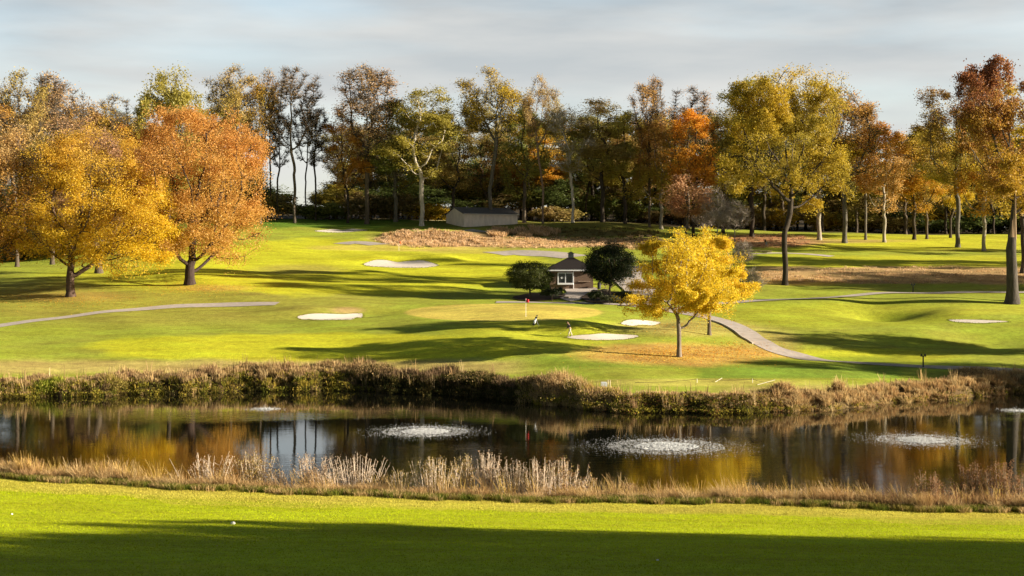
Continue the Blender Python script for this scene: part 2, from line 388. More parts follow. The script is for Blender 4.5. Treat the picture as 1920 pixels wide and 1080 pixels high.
bunk = [('wide white sand bunker with two humps cut into the upper fairway', [(682,496),(700,489),(722,488),(745,492),(765,490),(790,489),(812,494),(822,498),(800,502),(740,502),(700,500)]),
 ('flat pale sand bunker left of the putting green, below a grassy hollow', [(558,596),(575,590),(600,589),(640,590),(668,588),(680,592),(665,598),(640,600),(590,600)]),
 ('white sand bunker just right of the golfer', [(1062,632),(1085,630),(1110,628),(1135,626),(1165,628),(1192,629),(1195,633),(1170,637),(1120,638),(1080,636)]),
 ('small white sand bunker left of the yellow tree, farther than the one beside the golfer', [(1165,608),(1172,602),(1190,600),(1215,602),(1238,605),(1228,610),(1190,612)]),
 ('thin sliver of sand bunker on the rough at the right edge', [(1780,600),(1820,600),(1870,602),(1890,604),(1840,607),(1795,605)]),
 ('distant shaded sand bunker below the woodland, left of the storage shed', [(590,433),(625,430),(645,432),(660,429),(690,432),(660,435),(615,436)])]
BUNK_EDGES = [p for _, p in bunk]
for lb, pts in bunk:
    cx_ = sum(p[0] for p in pts)/len(pts); cy_ = sum(p[1] for p in pts)/len(pts); wx_ = (max(p[0] for p in pts)-min(p[0] for p in pts))
    o, c = blob_sheet('sand_bunker', pts, SAND, off=.028); tag(o, lb, 'sand bunker')
road, SL, NL = ribbon('cart_path', [(-200,640),(-60,619),(0,611),(100,598),(200,585),(300,577),(400,573),(470,571),(520,570)],2.6,ASPH)
tag(road, kind='structure')
road, S1, N1 = ribbon('cart_path', [(930,567),(985,567),(1040,568),(1140,570),(1200,575),(1262,584),(1320,594),(1365,606),(1395,620),(1425,640),(1452,656),(1500,670),(1600,680),(1700,686),(1800,691),(1920,697),(2100,708)], 2.7, ASPH)
tag(road, kind='structure')
r2, S2, N2 = ribbon('cart_path', [(1255,580),(1330,572),(1400,566),(1480,562),(1560,558),(1620,553),(1700,550),(1800,549),(1920,549),(2100,552)], 2.3, ASPH, off=.10); tag(r2, kind='structure')
r3, _, _ = ribbon('cart_path', [(1195,575),(1205,560),(1200,545),(1185,532),(1175,520),(1180,508),(1190,500)], 5.0, ASPH, off=.14); tag(r3, kind='structure')
r4, _, _ = ribbon('cart_path', [(925,476),(960,474),(1000,475),(1040,477),(1080,482)], 7., ASPH, off=.06); tag(r4, kind='structure')
r5, _, _ = ribbon('cart_path', [(640,458),(665,455),(690,456),(712,459)], 5., ASPH, off=.06); tag(r5, kind='structure')
r6, _, _ = ribbon('cart_path', [(1385,476),(1440,475),(1500,476),(1560,481)], 2.2, CONC, off=.05); tag(r6, kind='structure')
r7, _, _ = ribbon('cart_path', [(875,431),(890,434),(905,433)], 3.5, ASPH, off=.05); tag(r7, kind='structure')
ap, _ = blob_sheet('pavement', [(1048,558),(1062,550),(1060,543),(1075,539),(1110,539),(1120,545),(1100,552),(1090,562),(1070,566)], CONC, off=.12); tag(ap, kind='structure')

# kerb along the near bend of the path
def kerb():
    KM = simple('kerb_concrete', (.55, .5, .44), .9, .2, 3)
    sel = [i for i in range(len(S1)) if 1345 < 960+S1[i][0]/S1[i][1]*F < 1436 and 600 < rowof((*S1[i], float(ZW(*S1[i])))) < 664]
    mb = MB(); prev = None
    for i in sel:
        a = S1[i]-N1[i]*1.38; b = S1[i]-N1[i]*1.56
        if a[0] > S1[i][0]: a = S1[i]+N1[i]*1.38; b = S1[i]+N1[i]*1.56
        za = float(ZW(*a)); cur = [(*a, za-.1), (*a, za+.17), (*b, za+.17), (*b, za-.1)]
        if prev is not None: mb.add(prev+cur, [(0,1,5,4), (1,2,6,5), (2,3,7,6)])
        else: mb.add(cur, [(0,1,2,3)])
        prev = cur
    mb.add(prev, [(3,2,1,0)])
    tag(mb.build('kerb', KM), 'pale concrete kerb edging the path bend beside the leaf litter', 'kerb')
kerb()

# ------------------------------------------------------------------ pond
def pond():
    m, nt, out = new_mat('pond_water')
    p = N(nt, 'BsdfPrincipled'); nt.links.new(p.outputs[0], out.inputs[0])
    p.inputs['Base Color'].default_value = (.004, .004, .003, 1); p.inputs['Roughness'].default_value = .02; p.inputs['IOR'].default_value = 1.38
    p.inputs['Specular IOR Level'].default_value = .62
    f1 = noise(nt, 1.1, 3, .55, stretch=(.55, 1.5, 1)); f2 = noise(nt, 6., 3, .6, stretch=(.5, 1.2, 1)); g = noise(nt, .045, 2, .5, stretch=(.5, 1.6, 1))
    gm = maprange(nt, g, .45, .66, .16, .9)
    ad = N(nt, 'Math'); ad.operation = 'MULTIPLY_ADD'; nt.links.new(f2, ad.inputs[0]); ad.inputs[1].default_value = .16; nt.links.new(f1, ad.inputs[2])
    b = N(nt, 'Bump'); b.inputs['Distance'].default_value = .014; nt.links.new(gm, b.inputs['Strength'])
    nt.links.new(ad.outputs[0], b.inputs['Height']); nt.links.new(b.outputs[0], p.inputs['Normal'])
    us = np.arange(-2000, 4201, 60.); V = []
    for u in us:
        for k in range(9):
            d = (shore_near(u)-3)*(1-k/8)+(shore_far(u)+3)*k/8; V.append(((u-960)/F*d, d, 0))
    I = np.arange(len(V)).reshape(len(us), 9)
    Q = np.stack([I[:-1, :-1], I[1:, :-1], I[1:, 1:], I[:-1, 1:]], -1).reshape(-1, 4)
    tag(link('water', mesh_np('water', V, [Q], smooth=True), m), kind='structure')
pond()
# ------------------------------------------------------------------ trees
def smooth_noise(P, seed, s):
    r = np.random.default_rng(seed); v = 0
    for k in range(5):
        d = r.normal(size=3); d /= np.linalg.norm(d); v = v+np.sin(P@d*s*(1+.5*k)+r.uniform(0, 6.28))/(1+.35*k)
    return v/2.2

def grow(A, trunk, step=.9, infl=7., kill=1.8, seed=0, up=.12, maxn=2600, wob=.12):
    r = np.random.default_rng(seed)
    P = [np.array(t, float) for t in trunk]; par = [-1]+list(range(len(trunk)-1))
    alive = np.ones(len(A), bool); best = np.full(len(A), 1e9); bi = np.zeros(len(A), int)
    def upd(i0):
        nonlocal best, bi
        Q = np.array(P[i0:]); D = np.linalg.norm(A[:, None]-Q[None], axis=2); j = D.argmin(1); dm = D[np.arange(len(A)), j]
        k = dm < best; best = np.where(k, dm, best); bi = np.where(k, j+i0, bi)
    upd(0); last = {}
    for it in range(160):
        alive &= best > kill
        m = alive & (best < infl)
        if not m.any():
            if not alive.any(): break
            # reach toward the closest remaining point
            m = alive & (best < best[alive].min()+1e-6)
        idx = bi[m]; dirs = A[m]-np.array(P)[idx]; dirs /= np.linalg.norm(dirs, axis=1)[:, None]+1e-9
        i0 = len(P); uniq = np.unique(idx); added = 0
        for u in uniq:
            v = dirs[idx == u].sum(0); n = np.linalg.norm(v)
            if n < 1e-3: v = r.normal(size=3); n = 1
            v = v/n+np.array([0, 0, up])+r.normal(size=3)*wob; v /= np.linalg.norm(v)
            q = P[u]+v*step
            key = (u, round(v[0]*3), round(v[1]*3), round(v[2]*3))
            if last.get(key): continue
            last[key] = 1; P.append(q); par.append(u); added += 1
        if added == 0 or len(P) > maxn: break
        upd(i0)
    return np.array(P), np.array(par)

def radii(P, par, base, tip=.03, p=2.2):
    n = len(P); w = np.zeros(n); kids = np.zeros(n, int)
    for i in range(n-1, 0, -1):
        if kids[i] == 0: w[i] = 1
        w[par[i]] += w[i]; kids[par[i]] += 1
    r = np.power(np.maximum(w, 1), 1/p); r = (r-1)/(r.max()-1+1e-9)
    r = tip+(base-tip)*r
    fl = P[:, 2] < 1.6; r[fl] *= 1+.45*((1.6-P[fl, 2])/1.6)**2
    return r, kids

def tubes(P, par, r, thin=.14):
    Vs = []; Q = []; off = 0
    e = np.arange(1, len(P)); a = par[e]
    for big in (True, False):
        k = (r[e] > thin) == big
        if not k.any(): continue
        n = 7 if big else 3
        p0 = P[a[k]]; p1 = P[e[k]]; d = p1-p0; L = np.linalg.norm(d, axis=1)[:, None]+1e-9; d = d/L
        p1 = p1+d*.04
        ref = np.where(np.abs(d[:, 2:3]) < .9, np.array([[0, 0, 1.]]), np.array([[1., 0, 0]]))
        x = np.cross(d, ref); x /= np.linalg.norm(x, axis=1)[:, None]+1e-9; y = np.cross(d, x)
        an = np.arange(n)*2*PI/n
        ring = np.cos(an)[None, :, None]*x[:, None]+np.sin(an)[None, :, None]*y[:, None]
        r1 = r[e[k]][:, None, None]; r0 = np.minimum(r[a[k]][:, None, None], r1*1.5+.02)
        V = np.concatenate([p0[:, None]+ring*r0, p1[:, None]+ring*r1], 1)
        m = len(p0); Vs.append(V.reshape(-1, 3))
        b = off+np.arange(m)[:, None]*2*n; i = np.arange(n)[None]
        Q.append(np.stack([b+i, b+(i+1) % n, b+n+(i+1) % n, b+n+i], -1).reshape(-1, 4)); off += m*2*n
    return np.vstack(Vs), np.vstack(Q)

def leaf_quads(C, size, r, flat=0.0):
    n = len(C); nr = r.normal(size=(n, 3)); nr[:, 2] += flat*np.sign(nr[:, 2]); nr /= np.linalg.norm(nr, axis=1)[:, None]
    t = np.cross(nr, r.normal(size=(n, 3))); t /= np.linalg.norm(t, axis=1)[:, None]+1e-9; b = np.cross(nr, t)
    s = size*r.uniform(.6, 1.35, n)[:, None]*.5
    V = np.stack([C-t*s, C+b*s*.62+t*s*.1, C+t*s, C-b*s*.62+t*s*.1], 1).reshape(-1, 3)
    return V, np.arange(4*n).reshape(-1, 4)

def tree_mesh(name, H, crown, trunk_r, nleaf, lsize, seed, z0=None, clumps=60, rc=1.8, jitter=.5, lean=(0, 0), fork=None, tintz=0., npts=900, tip=.03, up=.12, step=.9, infl=7., kill=1.7, twigs=0, flat=.3, hollow=.5, tints=.35, droop=0., tw=1., maxn=2600, fill=.25, gap=.35):
    """crown: list of ellipsoids (cx,cy,cz,rx,ry,rz,weight) in metres"""
    r = np.random.default_rng(seed)
    # leaf clumps inside the crown envelope
    w = np.array([c[6] for c in crown], float); w /= w.sum(); cc = []
    while len(cc) < clumps:
        c = crown[r.choice(len(crown), p=w)]; v = r.normal(size=3); v /= np.linalg.norm(v); k = r.uniform(hollow**3, 1)**(1/3)
        q = np.array(c[:3])+v*k*np.array(c[3:6])*r.uniform(.82, 1.04)
        if q[2] < 1.2: continue
        cc.append(q)
    cc = np.array(cc); rad = rc*r.uniform(.55, 1.35, clumps)
    j = r.integers(0, clumps, npts); v = r.normal(size=(npts, 3)); v /= np.linalg.norm(v, axis=1)[:, None]
    A = cc[j]+v*(rad[j]*r.uniform(0, 1, npts)**(1/3))[:, None]*np.array([1, 1, .75])
    zt = z0 if z0 is not None else H*.3
    k = max(3, int(zt/step)+1); zs = np.linspace(0, zt, k)
    T = np.stack([lean[0]*(zs/H)**1.0*H+.12*np.sin(zs*.8+seed)*np.minimum(1, zs/3), lean[1]*zs, zs], 1)
    T[:, :2] *= tw
    P, par = grow(A, T, step, infl, kill, seed, up, maxn)
    R, kids = radii(P, par, trunk_r, tip)
    if twigs:
        thin = np.where(R < np.quantile(R, .75))[0]; src = r.choice(thin, twigs)
        d = r.normal(size=(twigs, 3)); d[:, 2] = np.abs(d[:, 2])+.3; d /= np.linalg.norm(d, axis=1)[:, None]
        Q1 = P[src]+d*r.uniform(.5, 1.6, twigs)[:, None]
        n0 = len(P); P = np.vstack([P, Q1]); par = np.concatenate([par, src]); R = np.concatenate([R, np.full(twigs, tip*.55)]); kids = np.concatenate([kids, np.zeros(twigs, int)])
    V, Q = tubes(P, par, R)
    tm = mesh_np(name+'_trunk', V, [Q], smooth=True); tm.materials.append(BARK)
    cm = None
    if nleaf:
        thin = np.where((R < tip+(trunk_r-tip)*.16) & (P[:, 2] > zt*.6))[0]
        wt = 1/(R[thin]+.02); wt /= wt.sum()
        # clumpy density: some branches are fuller than others
        dn = gap+np.clip(smooth_noise(P[thin], seed+3, .55), -gap*.85, 1); wt = wt*dn; wt /= wt.sum()
        src = r.choice(thin, nleaf, p=wt)
        C = P[src]+np.clip(r.normal(size=(nleaf, 3)), -1.7, 1.7)*jitter*np.array([1, 1, .7])
        nf = int(nleaf*fill); C[:nf] = A[r.integers(0, len(A), nf)]+np.clip(r.normal(size=(nf, 3)), -1.7, 1.7)*jitter*1.15*np.array([1, 1, .8])
        C[:, 2] -= droop*r.uniform(0, 1, nleaf)
        C = C[C[:, 2] > .3]
        LV, LQ = leaf_quads(C, lsize, r, flat)
        tint = .5+tints*smooth_noise(C, seed+9, .32)+tintz*((C[:, 2]-C[:, 2].mean())/H)+r.normal(size=len(C))*.13
        col = np.zeros((len(C), 3)); col[:, 0] = np.clip(tint, 0, 1); col[:, 1] = np.clip(r.beta(2.2, 2.2, len(C)), 0, 1)
        cm = mesh_np(name+'_crown', LV, [LQ], colors=np.repeat(col, 4, 0)); cm.materials.append(LEAF)
    zmax = np.percentile(P[:, 2], 99.7)
    ctr = cm if cm else tm
    xs = P[P[:, 2] > zt][:, 0]; wid = np.percentile(xs, 98.5)-np.percentile(xs, 1.5)
    return dict(trunk=tm, crown=cm, H=float(zmax), W=float(max(wid, .5)))

PROT = {}
def proto(key, **kw): PROT[key] = tree_mesh(key, **kw)

def ell_crown(H, zb, rx, n=1, seed=0, top=1.0):
    c = (H+zb)/2; return [(0, 0, c, rx, rx, (H-zb)/2, 1)]
# tall woodland trees
DK_ = dict(kill=1.4, up=.24, tip=.035, tints=.5)
proto('tall_dense_a', H=35, crown=[(0,0,22,5.5,5.5,12,3),(2,0,30,4,4,5,1),(-3.5,1,18,4,4,6,1)], trunk_r=.34, nleaf=19000, lsize=.34, seed=11, z0=9, clumps=60, rc=1.8, npts=1000, gap=.28, **DK_)
proto('tall_dense_b', H=34, crown=[(0,0,20,5.5,5.5,12,3),(-2.5,0,29,4,4,5,1),(4,-1,15,4,3,5,1)], trunk_r=.35, nleaf=19000, lsize=.34, seed=12, z0=8, clumps=56, rc=1.8, npts=1000, lean=(.02,0), gap=.28, **DK_)
proto('tall_dense_c', H=32, crown=[(0,0,19,4.8,4.8,12.5,3)], trunk_r=.30, nleaf=17000, lsize=.33, seed=13, z0=6, clumps=62, rc=1.5, npts=950, gap=.3, **DK_)
TK_ = dict(kill=1.25, tip=.034, step=.8, maxn=3200)
proto('tall_thin_a', H=36, crown=[(0,0,25,4.5,4.5,11,2),(2.5,0,30,3.5,3,6,1),(-3,0,28,3,3,7,1)], trunk_r=.32, nleaf=6500, lsize=.30, seed=21, z0=12, clumps=56, rc=1.6, npts=1300, twigs=3200, up=.42, **TK_)
proto('tall_thin_b', H=36, crown=[(0,0,24,4.5,4.5,12,2),(3.5,0,27,3,3,8,1),(-3,0,24,3,3,9,1)], trunk_r=.29, nleaf=4200, lsize=.30, seed=22, z0=10, clumps=52, rc=1.4, npts=1200, twigs=3600, up=.5, **TK_)
proto('tall_thin_c', H=33, crown=[(0,0,22,6,5.5,10.5,2),(-3,0,27,3,3,5,1)], trunk_r=.34, nleaf=8500, lsize=.31, seed=23, z0=9, clumps=56, rc=1.8, npts=1300, twigs=2600, up=.35, **TK_)
proto('fan_thin', H=34, crown=[(0,0,26,7.5,6,8,2),(-5,0,26,3,3,6,1),(5,0,25,3,3,6,1)], trunk_r=.36, nleaf=12500, lsize=.31, seed=24, z0=8, clumps=60, rc=1.6, npts=1400, twigs=2400, up=.42, **TK_)
proto('nearly_bare', H=36, crown=[(0,0,25,5,4.5,11.5,2),(3,0,28,3,3,7,1),(-3,0,25,3,3,9,1)], trunk_r=.30, nleaf=1300, lsize=.28, seed=27, z0=11, clumps=46, rc=1.5, npts=1100, twigs=3800, up=.5, **TK_)
proto('round_dense', H=26, crown=[(0,0,16,6.5,6.5,9.5,3)], trunk_r=.34, nleaf=22000, lsize=.32, seed=31, z0=5, clumps=60, rc=1.9, npts=850)
proto('mid_story', H=17, crown=[(0,0,10.5,4.2,4.2,6.5,3)], trunk_r=.2, nleaf=9500, lsize=.36, seed=32, z0=3, clumps=36, rc=1.6, npts=500)
proto('undergrowth', H=6, crown=[(0,0,3,3.6,3.0,2.6,3)], trunk_r=.1, nleaf=5000, lsize=.42, fill=.5, gap=.8, seed=33, z0=.8, clumps=26, rc=1.2, npts=300, jitter=.4, step=.6, infl=4, kill=1)
# specimen trees
proto('maple_gold', H=27, crown=[(3,0,15,9.5,9,10.5,4),(-5,0,11,5,6,5,.8),(9,-1,11,5.5,6,6.5,1.3),(7,-2,6.5,5.5,5,3.5,1),(0,0,20,5,5,5,.6)], trunk_r=.55, nleaf=115000, lsize=.21, seed=41, z0=3.2, clumps=230, rc=1.8, npts=3200, fill=.35, gap=.4, maxn=3600, tintz=1.3, kill=1.3, hollow=.62, jitter=.45, step=.8, twigs=600, tints=.3)
proto('maple_orange', H=26, crown=[(0,0,14,10,10,11,5),(3,0,19,8,8,6,1),(6,-1,8,6,6,5,1),(-5,0,9,5,6,5,.8)], trunk_r=.6, nleaf=135000, lsize=.21, seed=42, z0=2.8, clumps=320, rc=1.7, npts=3600, fill=.45, gap=.5, maxn=3600, tintz=.9, kill=1.3, hollow=.78, jitter=.45, step=.8, tints=.35)
proto('maple_thin', H=26, crown=[(0,0,14,9,9,11,4),(4,0,10,6,6,6,1)], trunk_r=.5, nleaf=48000, lsize=.25, fill=.3, seed=43, z0=3, clumps=120, rc=1.9, npts=1900, tintz=1.2, kill=1.3, hollow=.6, twigs=3500, jitter=.5, step=.8)
proto('big_oak', H=32, crown=[(0,0,21,10,9,10,4),(0,0,28,5,5,4,1.2),(5,0,14,7,6,5,1),(-4,0,24,6,6,6,1),(-7,0,15,4,5,5,.6),(8,0,20,4,5,6,.6)], trunk_r=.40, nleaf=90000, lsize=.23, seed=44, z0=7.6, clumps=120, rc=1.9, npts=2300, fill=.12, gap=.22, kill=1.4, hollow=.5, jitter=.45, step=.85, up=.18, tints=.4, tip=.04)
proto('ash_yellow', H=13.4, tw=.25, crown=[(0,0,8.6,4.9,4.8,4.6,4),(-2.8,-.5,6.0,3.2,3,2.2,1),(3.2,0,7.2,3,3,2.6,1),(0,0,11,2.5,2.5,2.2,.6),(-3.2,0,5.0,2.4,2,1.3,.6),(3.0,.5,5.0,2.4,2,1.3,.6)], trunk_r=.22, nleaf=70000, lsize=.165, seed=45, z0=3.0, clumps=130, rc=1.0, npts=2000, fill=.22, gap=.32, kill=.7, infl=4, step=.5, jitter=.26, hollow=.5, tip=.02, tints=.35)
proto('red_oak', H=33, crown=[(0,0,22,9,8,10,4),(-5,0,16,5,5,5,1),(4,0,26,5,5,5,1)], gap=.2, fill=.1, trunk_r=.38, nleaf=52000, lsize=.28, seed=46, z0=9, clumps=100, rc=2.1, npts=1900, tintz=1.8, kill=1.5, hollow=.45, tip=.04, up=.2)
proto('small_round', H=7, crown=[(0,0,4.7,2.9,2.9,2.5,3)], trunk_r=.13, nleaf=34000, lsize=.15, fill=.85, gap=1.5, seed=47, z0=1.2, clumps=220, rc=.6, npts=1800, kill=.5, infl=3, step=.35, jitter=.2, tip=.02, tints=.1, hollow=.6)
proto('low_bush', H=2.2, crown=[(0,0,.95,1.7,1.4,.85,3)], trunk_r=.05, nleaf=5200, lsize=.16, seed=48, z0=.3, clumps=40, rc=.5, npts=260, kill=.3, infl=2, step=.25, jitter=.16, tip=.012)
proto('bare_small', H=10, crown=[(0,0,6,3.6,3.6,4,3)], trunk_r=.12, nleaf=0, lsize=.2, seed=49, z0=1.5, clumps=60, rc=1.0, npts=900, kill=.55, infl=4, step=.45, tip=.03, twigs=1500, up=.25)
proto('thin_shrub', H=4, crown=[(0,0,2.2,2.0,1.8,1.7,3)], trunk_r=.05, nleaf=2200, lsize=.16, seed=50, z0=.4, clumps=40, rc=.6, npts=500, kill=.35, infl=2.5, step=.3, tip=.016, twigs=900, jitter=.2)

def place_tree(key, px, d, top=None, width=None, H=None, leaf=((.3,.2,.03), (.3,.1,.03)), bark=(.12,.09,.07), rz=None, name='tree', label='', cat='tree', group=None, sink=.15, loc=None, W=None):
    T = PROT[key]; p = on(px, d) if loc is None else np.array(loc)
    if H is None: H = (rowof(p)-top)*p[1]/F
    sz = H/T['H']
    sx = sz if width is None and W is None else ((width*p[1]/F) if W is None else W)/T['W']
    rz = RNG.uniform(0, 6.28) if rz is None else rz
    e = empty(name, (p[0], p[1], p[2]-sink), rz); e.scale = (sx, sx, sz)
    tag(e, label, cat, group)
    for nm in ('trunk', 'crown'):
        if T[nm] is None: continue
        o = bpy.data.objects.new(nm, T[nm]); COL.objects.link(o); o.parent = e
        if nm == 'trunk': o['bark'] = [float(x) for x in bark]
        else: o['leaf_a'] = [float(x) for x in leaf[0]]; o['leaf_b'] = [float(x) for x in leaf[1]]
    return e

GOLD = (.62,.42,.02); GOLD2 = (.60,.30,.03); ORANGE = (.74,.34,.03); RUST = (.44,.22,.06); TANL = (.56,.38,.15); PINK = (.56,.34,.19)
OLIVE = (.34,.31,.07); GRN = (.20,.25,.055); DKG = (.05,.075,.02); OLG = (.46,.38,.06); REDB = (.30,.12,.05); BRN = (.36,.25,.10)
BK = (.10,.08,.06); BKP = (.27,.24,.19); BKG = (.12,.11,.09); BKD = (.05,.04,.03); BKT = (.24,.17,.12); BKW = (.46,.42,.35)
front = [  # px, depth, top row, width px, prototype, leaf colours, bark, label
 (-60,262,150,190,'tall_thin_c',(TANL,GOLD2),BK,'thinning tan tree cut off by the left edge, far back behind the maples'),
 (32,270,132,150,'fan_thin',(TANL,OLG),BK,'tall thinning tan tree near the left edge, behind the golden maple'),
 (98,275,140,130,'tall_thin_a',(TANL,PINK),BK,'tall tan half-bare tree above the golden maple'),
 (165,282,168,110,'tall_thin_c',(GOLD2,TANL),BK,'golden-tan thinning tree between the golden maple and the round green tree'),
 (222,285,176,80,'tall_thin_b',(GOLD,TANL),BK,'slender golden sparse tree just left of the round green tree'),
 (316,292,138,125,'round_dense',(OLIVE,OLG),BKD,'round-topped olive green tree rising above the orange maple'),
 (432,335,124,135,'fan_thin',(OLG,TANL),BKD,'fan-shaped olive tree with dark open branches above the orange maple'),
 (488,338,128,75,'tall_thin_c',(OLG,GOLD2),BK,'olive-gold tree immediately right of the fan-shaped tree'),
 (552,340,121,95,'nearly_bare',(PINK,TANL),BK,'tall pinkish tree almost bare, with sky showing between its trunk and neighbours'),
 (520,345,200,60,'nearly_bare',(OLG,TANL),BKD,'dark-trunked thin tree at the right edge of the orange maple'),
 (592,347,200,60,'nearly_bare',(TANL,OLG),BKD,'narrow bare-branched tree at the right side of the sky gap'),
 (507,349,168,55,'nearly_bare',(TANL,OLG),BKD,'slim dark bare tree at the left side of the sky gap'),
 (573,352,182,50,'nearly_bare',(PINK,TANL),BKD,'thin bare tree in the middle of the sky gap'),
 (652,343,205,80,'tall_dense_b',(RUST,GOLD2),BKD,'rust and amber tree standing lower than the tall pink-topped tree beside it'),
 (688,340,120,140,'tall_thin_a',(TANL,PINK),BK,'very tall open-crowned tree with tan and pink top, left of the pale-trunked tree'),
 (742,344,196,95,'tall_dense_c',(OLIVE,GRN),BKG,'green tree with a leaning grey trunk left of the pale-trunked tree'),
 (791,336,170,125,'tall_dense_a',(OLIVE,OLG),BKW,'olive green tree with a bright pale trunk left of the storage shed'),
 (850,349,205,95,'tall_dense_b',(BRN,OLIVE),BKD,'brown-green tree directly behind the left end of the storage shed'),
 (919,341,130,150,'fan_thin',(OLIVE,GOLD),BKG,'tall tree with golden top and grey-green trunk rising behind the storage shed'),
 (983,343,205,85,'tall_dense_c',(GRN,OLIVE),BK,'dark green tree at the right end of the storage shed'),
 (1018,338,143,85,'fan_thin',(OLIVE,TANL),BKT,'narrow fan-topped grey-green tree right of the golden-topped one'),
 (1074,336,195,90,'tall_thin_c',(BRN,OLIVE),BKW,'dark sparse tree with a pale lower trunk right of the storage shed'),
 (1130,337,190,115,'tall_dense_a',(BRN,OLIVE),BKD,'dark brown-green tree with paired dark trunks, centre of the woodland'),
 (1172,335,215,80,'tall_dense_c',(OLIVE,OLG),BKD,'olive tree between the dark brown tree and the slim golden tree'),
 (1218,332,144,80,'tall_thin_a',(GOLD2,TANL),BK,'slim tall tree with thin golden-tan top, upper centre right'),
 (1240,330,235,85,'tall_dense_c',(RUST,OLG),BKP,'rusty brown tree with a thin white trunk behind the yellow tree'),
 (1290,338,163,95,'tall_thin_b',(PINK,TANL),BK,'pinkish half-bare tree rising behind the bright orange one'),
 (1300,316,210,80,'tall_dense_c',(ORANGE,GOLD2),BKD,'bright orange narrow tree in the middle of the dark woodland'),
 (1356,330,178,115,'tall_dense_b',(OLIVE,BRN),BKD,'dark olive tree between the orange tree and the big yellow-green oak'),
 (1410,322,150,125,'tall_dense_a',(OLIVE,OLG),BKD,'tall olive tree just left of and behind the big yellow-green oak'),
 (1536,318,155,120,'tall_dense_a',(OLG,GOLD),BKP,'gold-green tree right behind the big oak with a short pale trunk'),
 (1584,310,160,150,'tall_thin_c',(TANL,GOLD2),BKG,'tan-topped airy tree with grey trunk right of the big oak'),
 (1623,318,190,80,'tall_thin_a',(PINK,GOLD2),BKG,'slim pinkish-tan tree at the right shoulder of the big oak'),
 (1658,312,235,80,'tall_dense_c',(GOLD2,TANL),BKP,'amber tree with a slim pale trunk standing on the upper fairway edge'),
 (1714,322,245,85,'tall_dense_c',(OLG,GOLD2),BKD,'olive-gold tree left of the red-topped trees'),
 (1738,326,262,80,'round_dense',(OLIVE,GOLD2),BK,'low olive-gold tree under the red-topped trees'),
 (1782,328,270,80,'round_dense',(GOLD,OLG),BKD,'small gold tree on the fairway edge between slim dark trunks'),
 (1796,300,152,175,'red_oak',(OLG,(.26,.12,.05)),BKG,'broad oak with red-brown top and olive lower leaves near the right edge'),
 (1845,292,215,90,'tall_dense_c',(OLIVE,GOLD2),BKP,'slender olive tree whose pale trunk stands beside the red-topped oak'),
 (1918,244,150,170,'tall_dense_b',(OLG,GOLD),BK,'golden tree behind the snag-trunked oak at the right edge'),
]
for i, (px, d, top, w, key, lf, bk, lb) in enumerate(front):
    place_tree(key, px, d, top, w, leaf=lf, bark=bk, rz=(i*2.39) % 6.28, label=lb)
place_tree('maple_gold', 133, 212, 240, 285, leaf=((.74,.52,.02), (.66,.42,.06)), bark=(.09,.06,.045), rz=0., label='broad golden-yellow maple with low branches on the left slope')
place_tree('maple_orange', 356, 222, 212, 285, leaf=((.60,.37,.08), (.64,.33,.09)), bark=(.05,.035,.03), rz=1.1, label='dense round orange maple right of the golden maple')
place_tree('maple_thin', -45, 214, 225, 240, leaf=(GOLD2, TANL), bark=(.16,.12,.09), rz=2.2, label='tan and amber maple cut off by the left edge, thinning at the top')
place_tree('maple_thin', 185, 246, 222, 200, leaf=((.5,.3,.13), PINK), bark=BK, rz=4.0, label='dusky pink-brown maple showing between the golden and the orange maples')
place_tree('big_oak', 1472, 226, 134, 240, leaf=((.34,.28,.04), (.60,.42,.03)), bark=BKD, rz=0.4, label='big yellow-green oak with a straight dark trunk on the tan slope')
place_tree('ash_yellow', 1273, 158, 434, 188, leaf=((.78,.62,.04), (.68,.46,.03)), bark=(.19,.16,.13), rz=.0, label='bright yellow tree with a forked grey trunk beside the path, above leaf litter')
place_tree('ash_yellow', 1330, 172.5, 430, 150, leaf=((.80,.62,.04), (.74,.52,.03)), bark=(.16,.13,.10), rz=2.5, label='second yellow tree with straight trunk just behind the forked yellow tree')
place_tree('red_oak', 1895, 205, 118, 200, leaf=((.46,.30,.03), (.30,.12,.05)), bark=(.07,.06,.05), rz=3.6, label='tall red and gold oak at the right edge with broad grey trunk')
place_tree('small_round', 995, 212, 490, 72, leaf=((.06,.085,.02), (.10,.11,.025)), bark=BK, rz=1, label='small dark green round tree on the left of the brick kiosk')
place_tree('small_round', 1143, 213, 457, 82, leaf=((.022,.035,.012), (.03,.045,.014)), bark=BKT, rz=2, label='small dark glossy round tree with several stems right of the brick kiosk')
place_tree('low_bush', 1035, 211, 538, 36, leaf=((.02,.026,.012), DKG), rz=0, name='bush', label='low dark rounded bush at the left corner of the brick kiosk', cat='bush')
place_tree('mid_story', 1286, 305, 330, 72, leaf=(PINK, (.6,.32,.14)), bark=BKG, rz=1, label='small pink-orange tree behind the bright yellow tree')
for px, d, top, w, lb in ((1343,303,350,62,'grey bare small tree with upright twigs left of the big oak'), (1378,300,372,58,'lower bare grey tree leaning towards the big oak'), (1318,309,368,40,'thin bare grey sapling beside the small pink-orange tree')):
    place_tree('bare_small', px, d, top, w, leaf=(TANL,TANL), bark=(.42,.36,.31), label=lb, name='bare_tree')
for px, d, top, w, lf, lb in ((1408,218,500,58,((.20,.19,.10),(.3,.26,.16)),'pale grey-green thin shrub right of the yellow tree'), (1392,250,448,46,((.3,.25,.15),(.3,.25,.2)),'greyish thin shrub rising right behind the yellow tree top')):
    place_tree('thin_shrub', px, d, top, w, leaf=lf, bark=(.42,.37,.32), name='shrub', label=lb, cat='shrub')
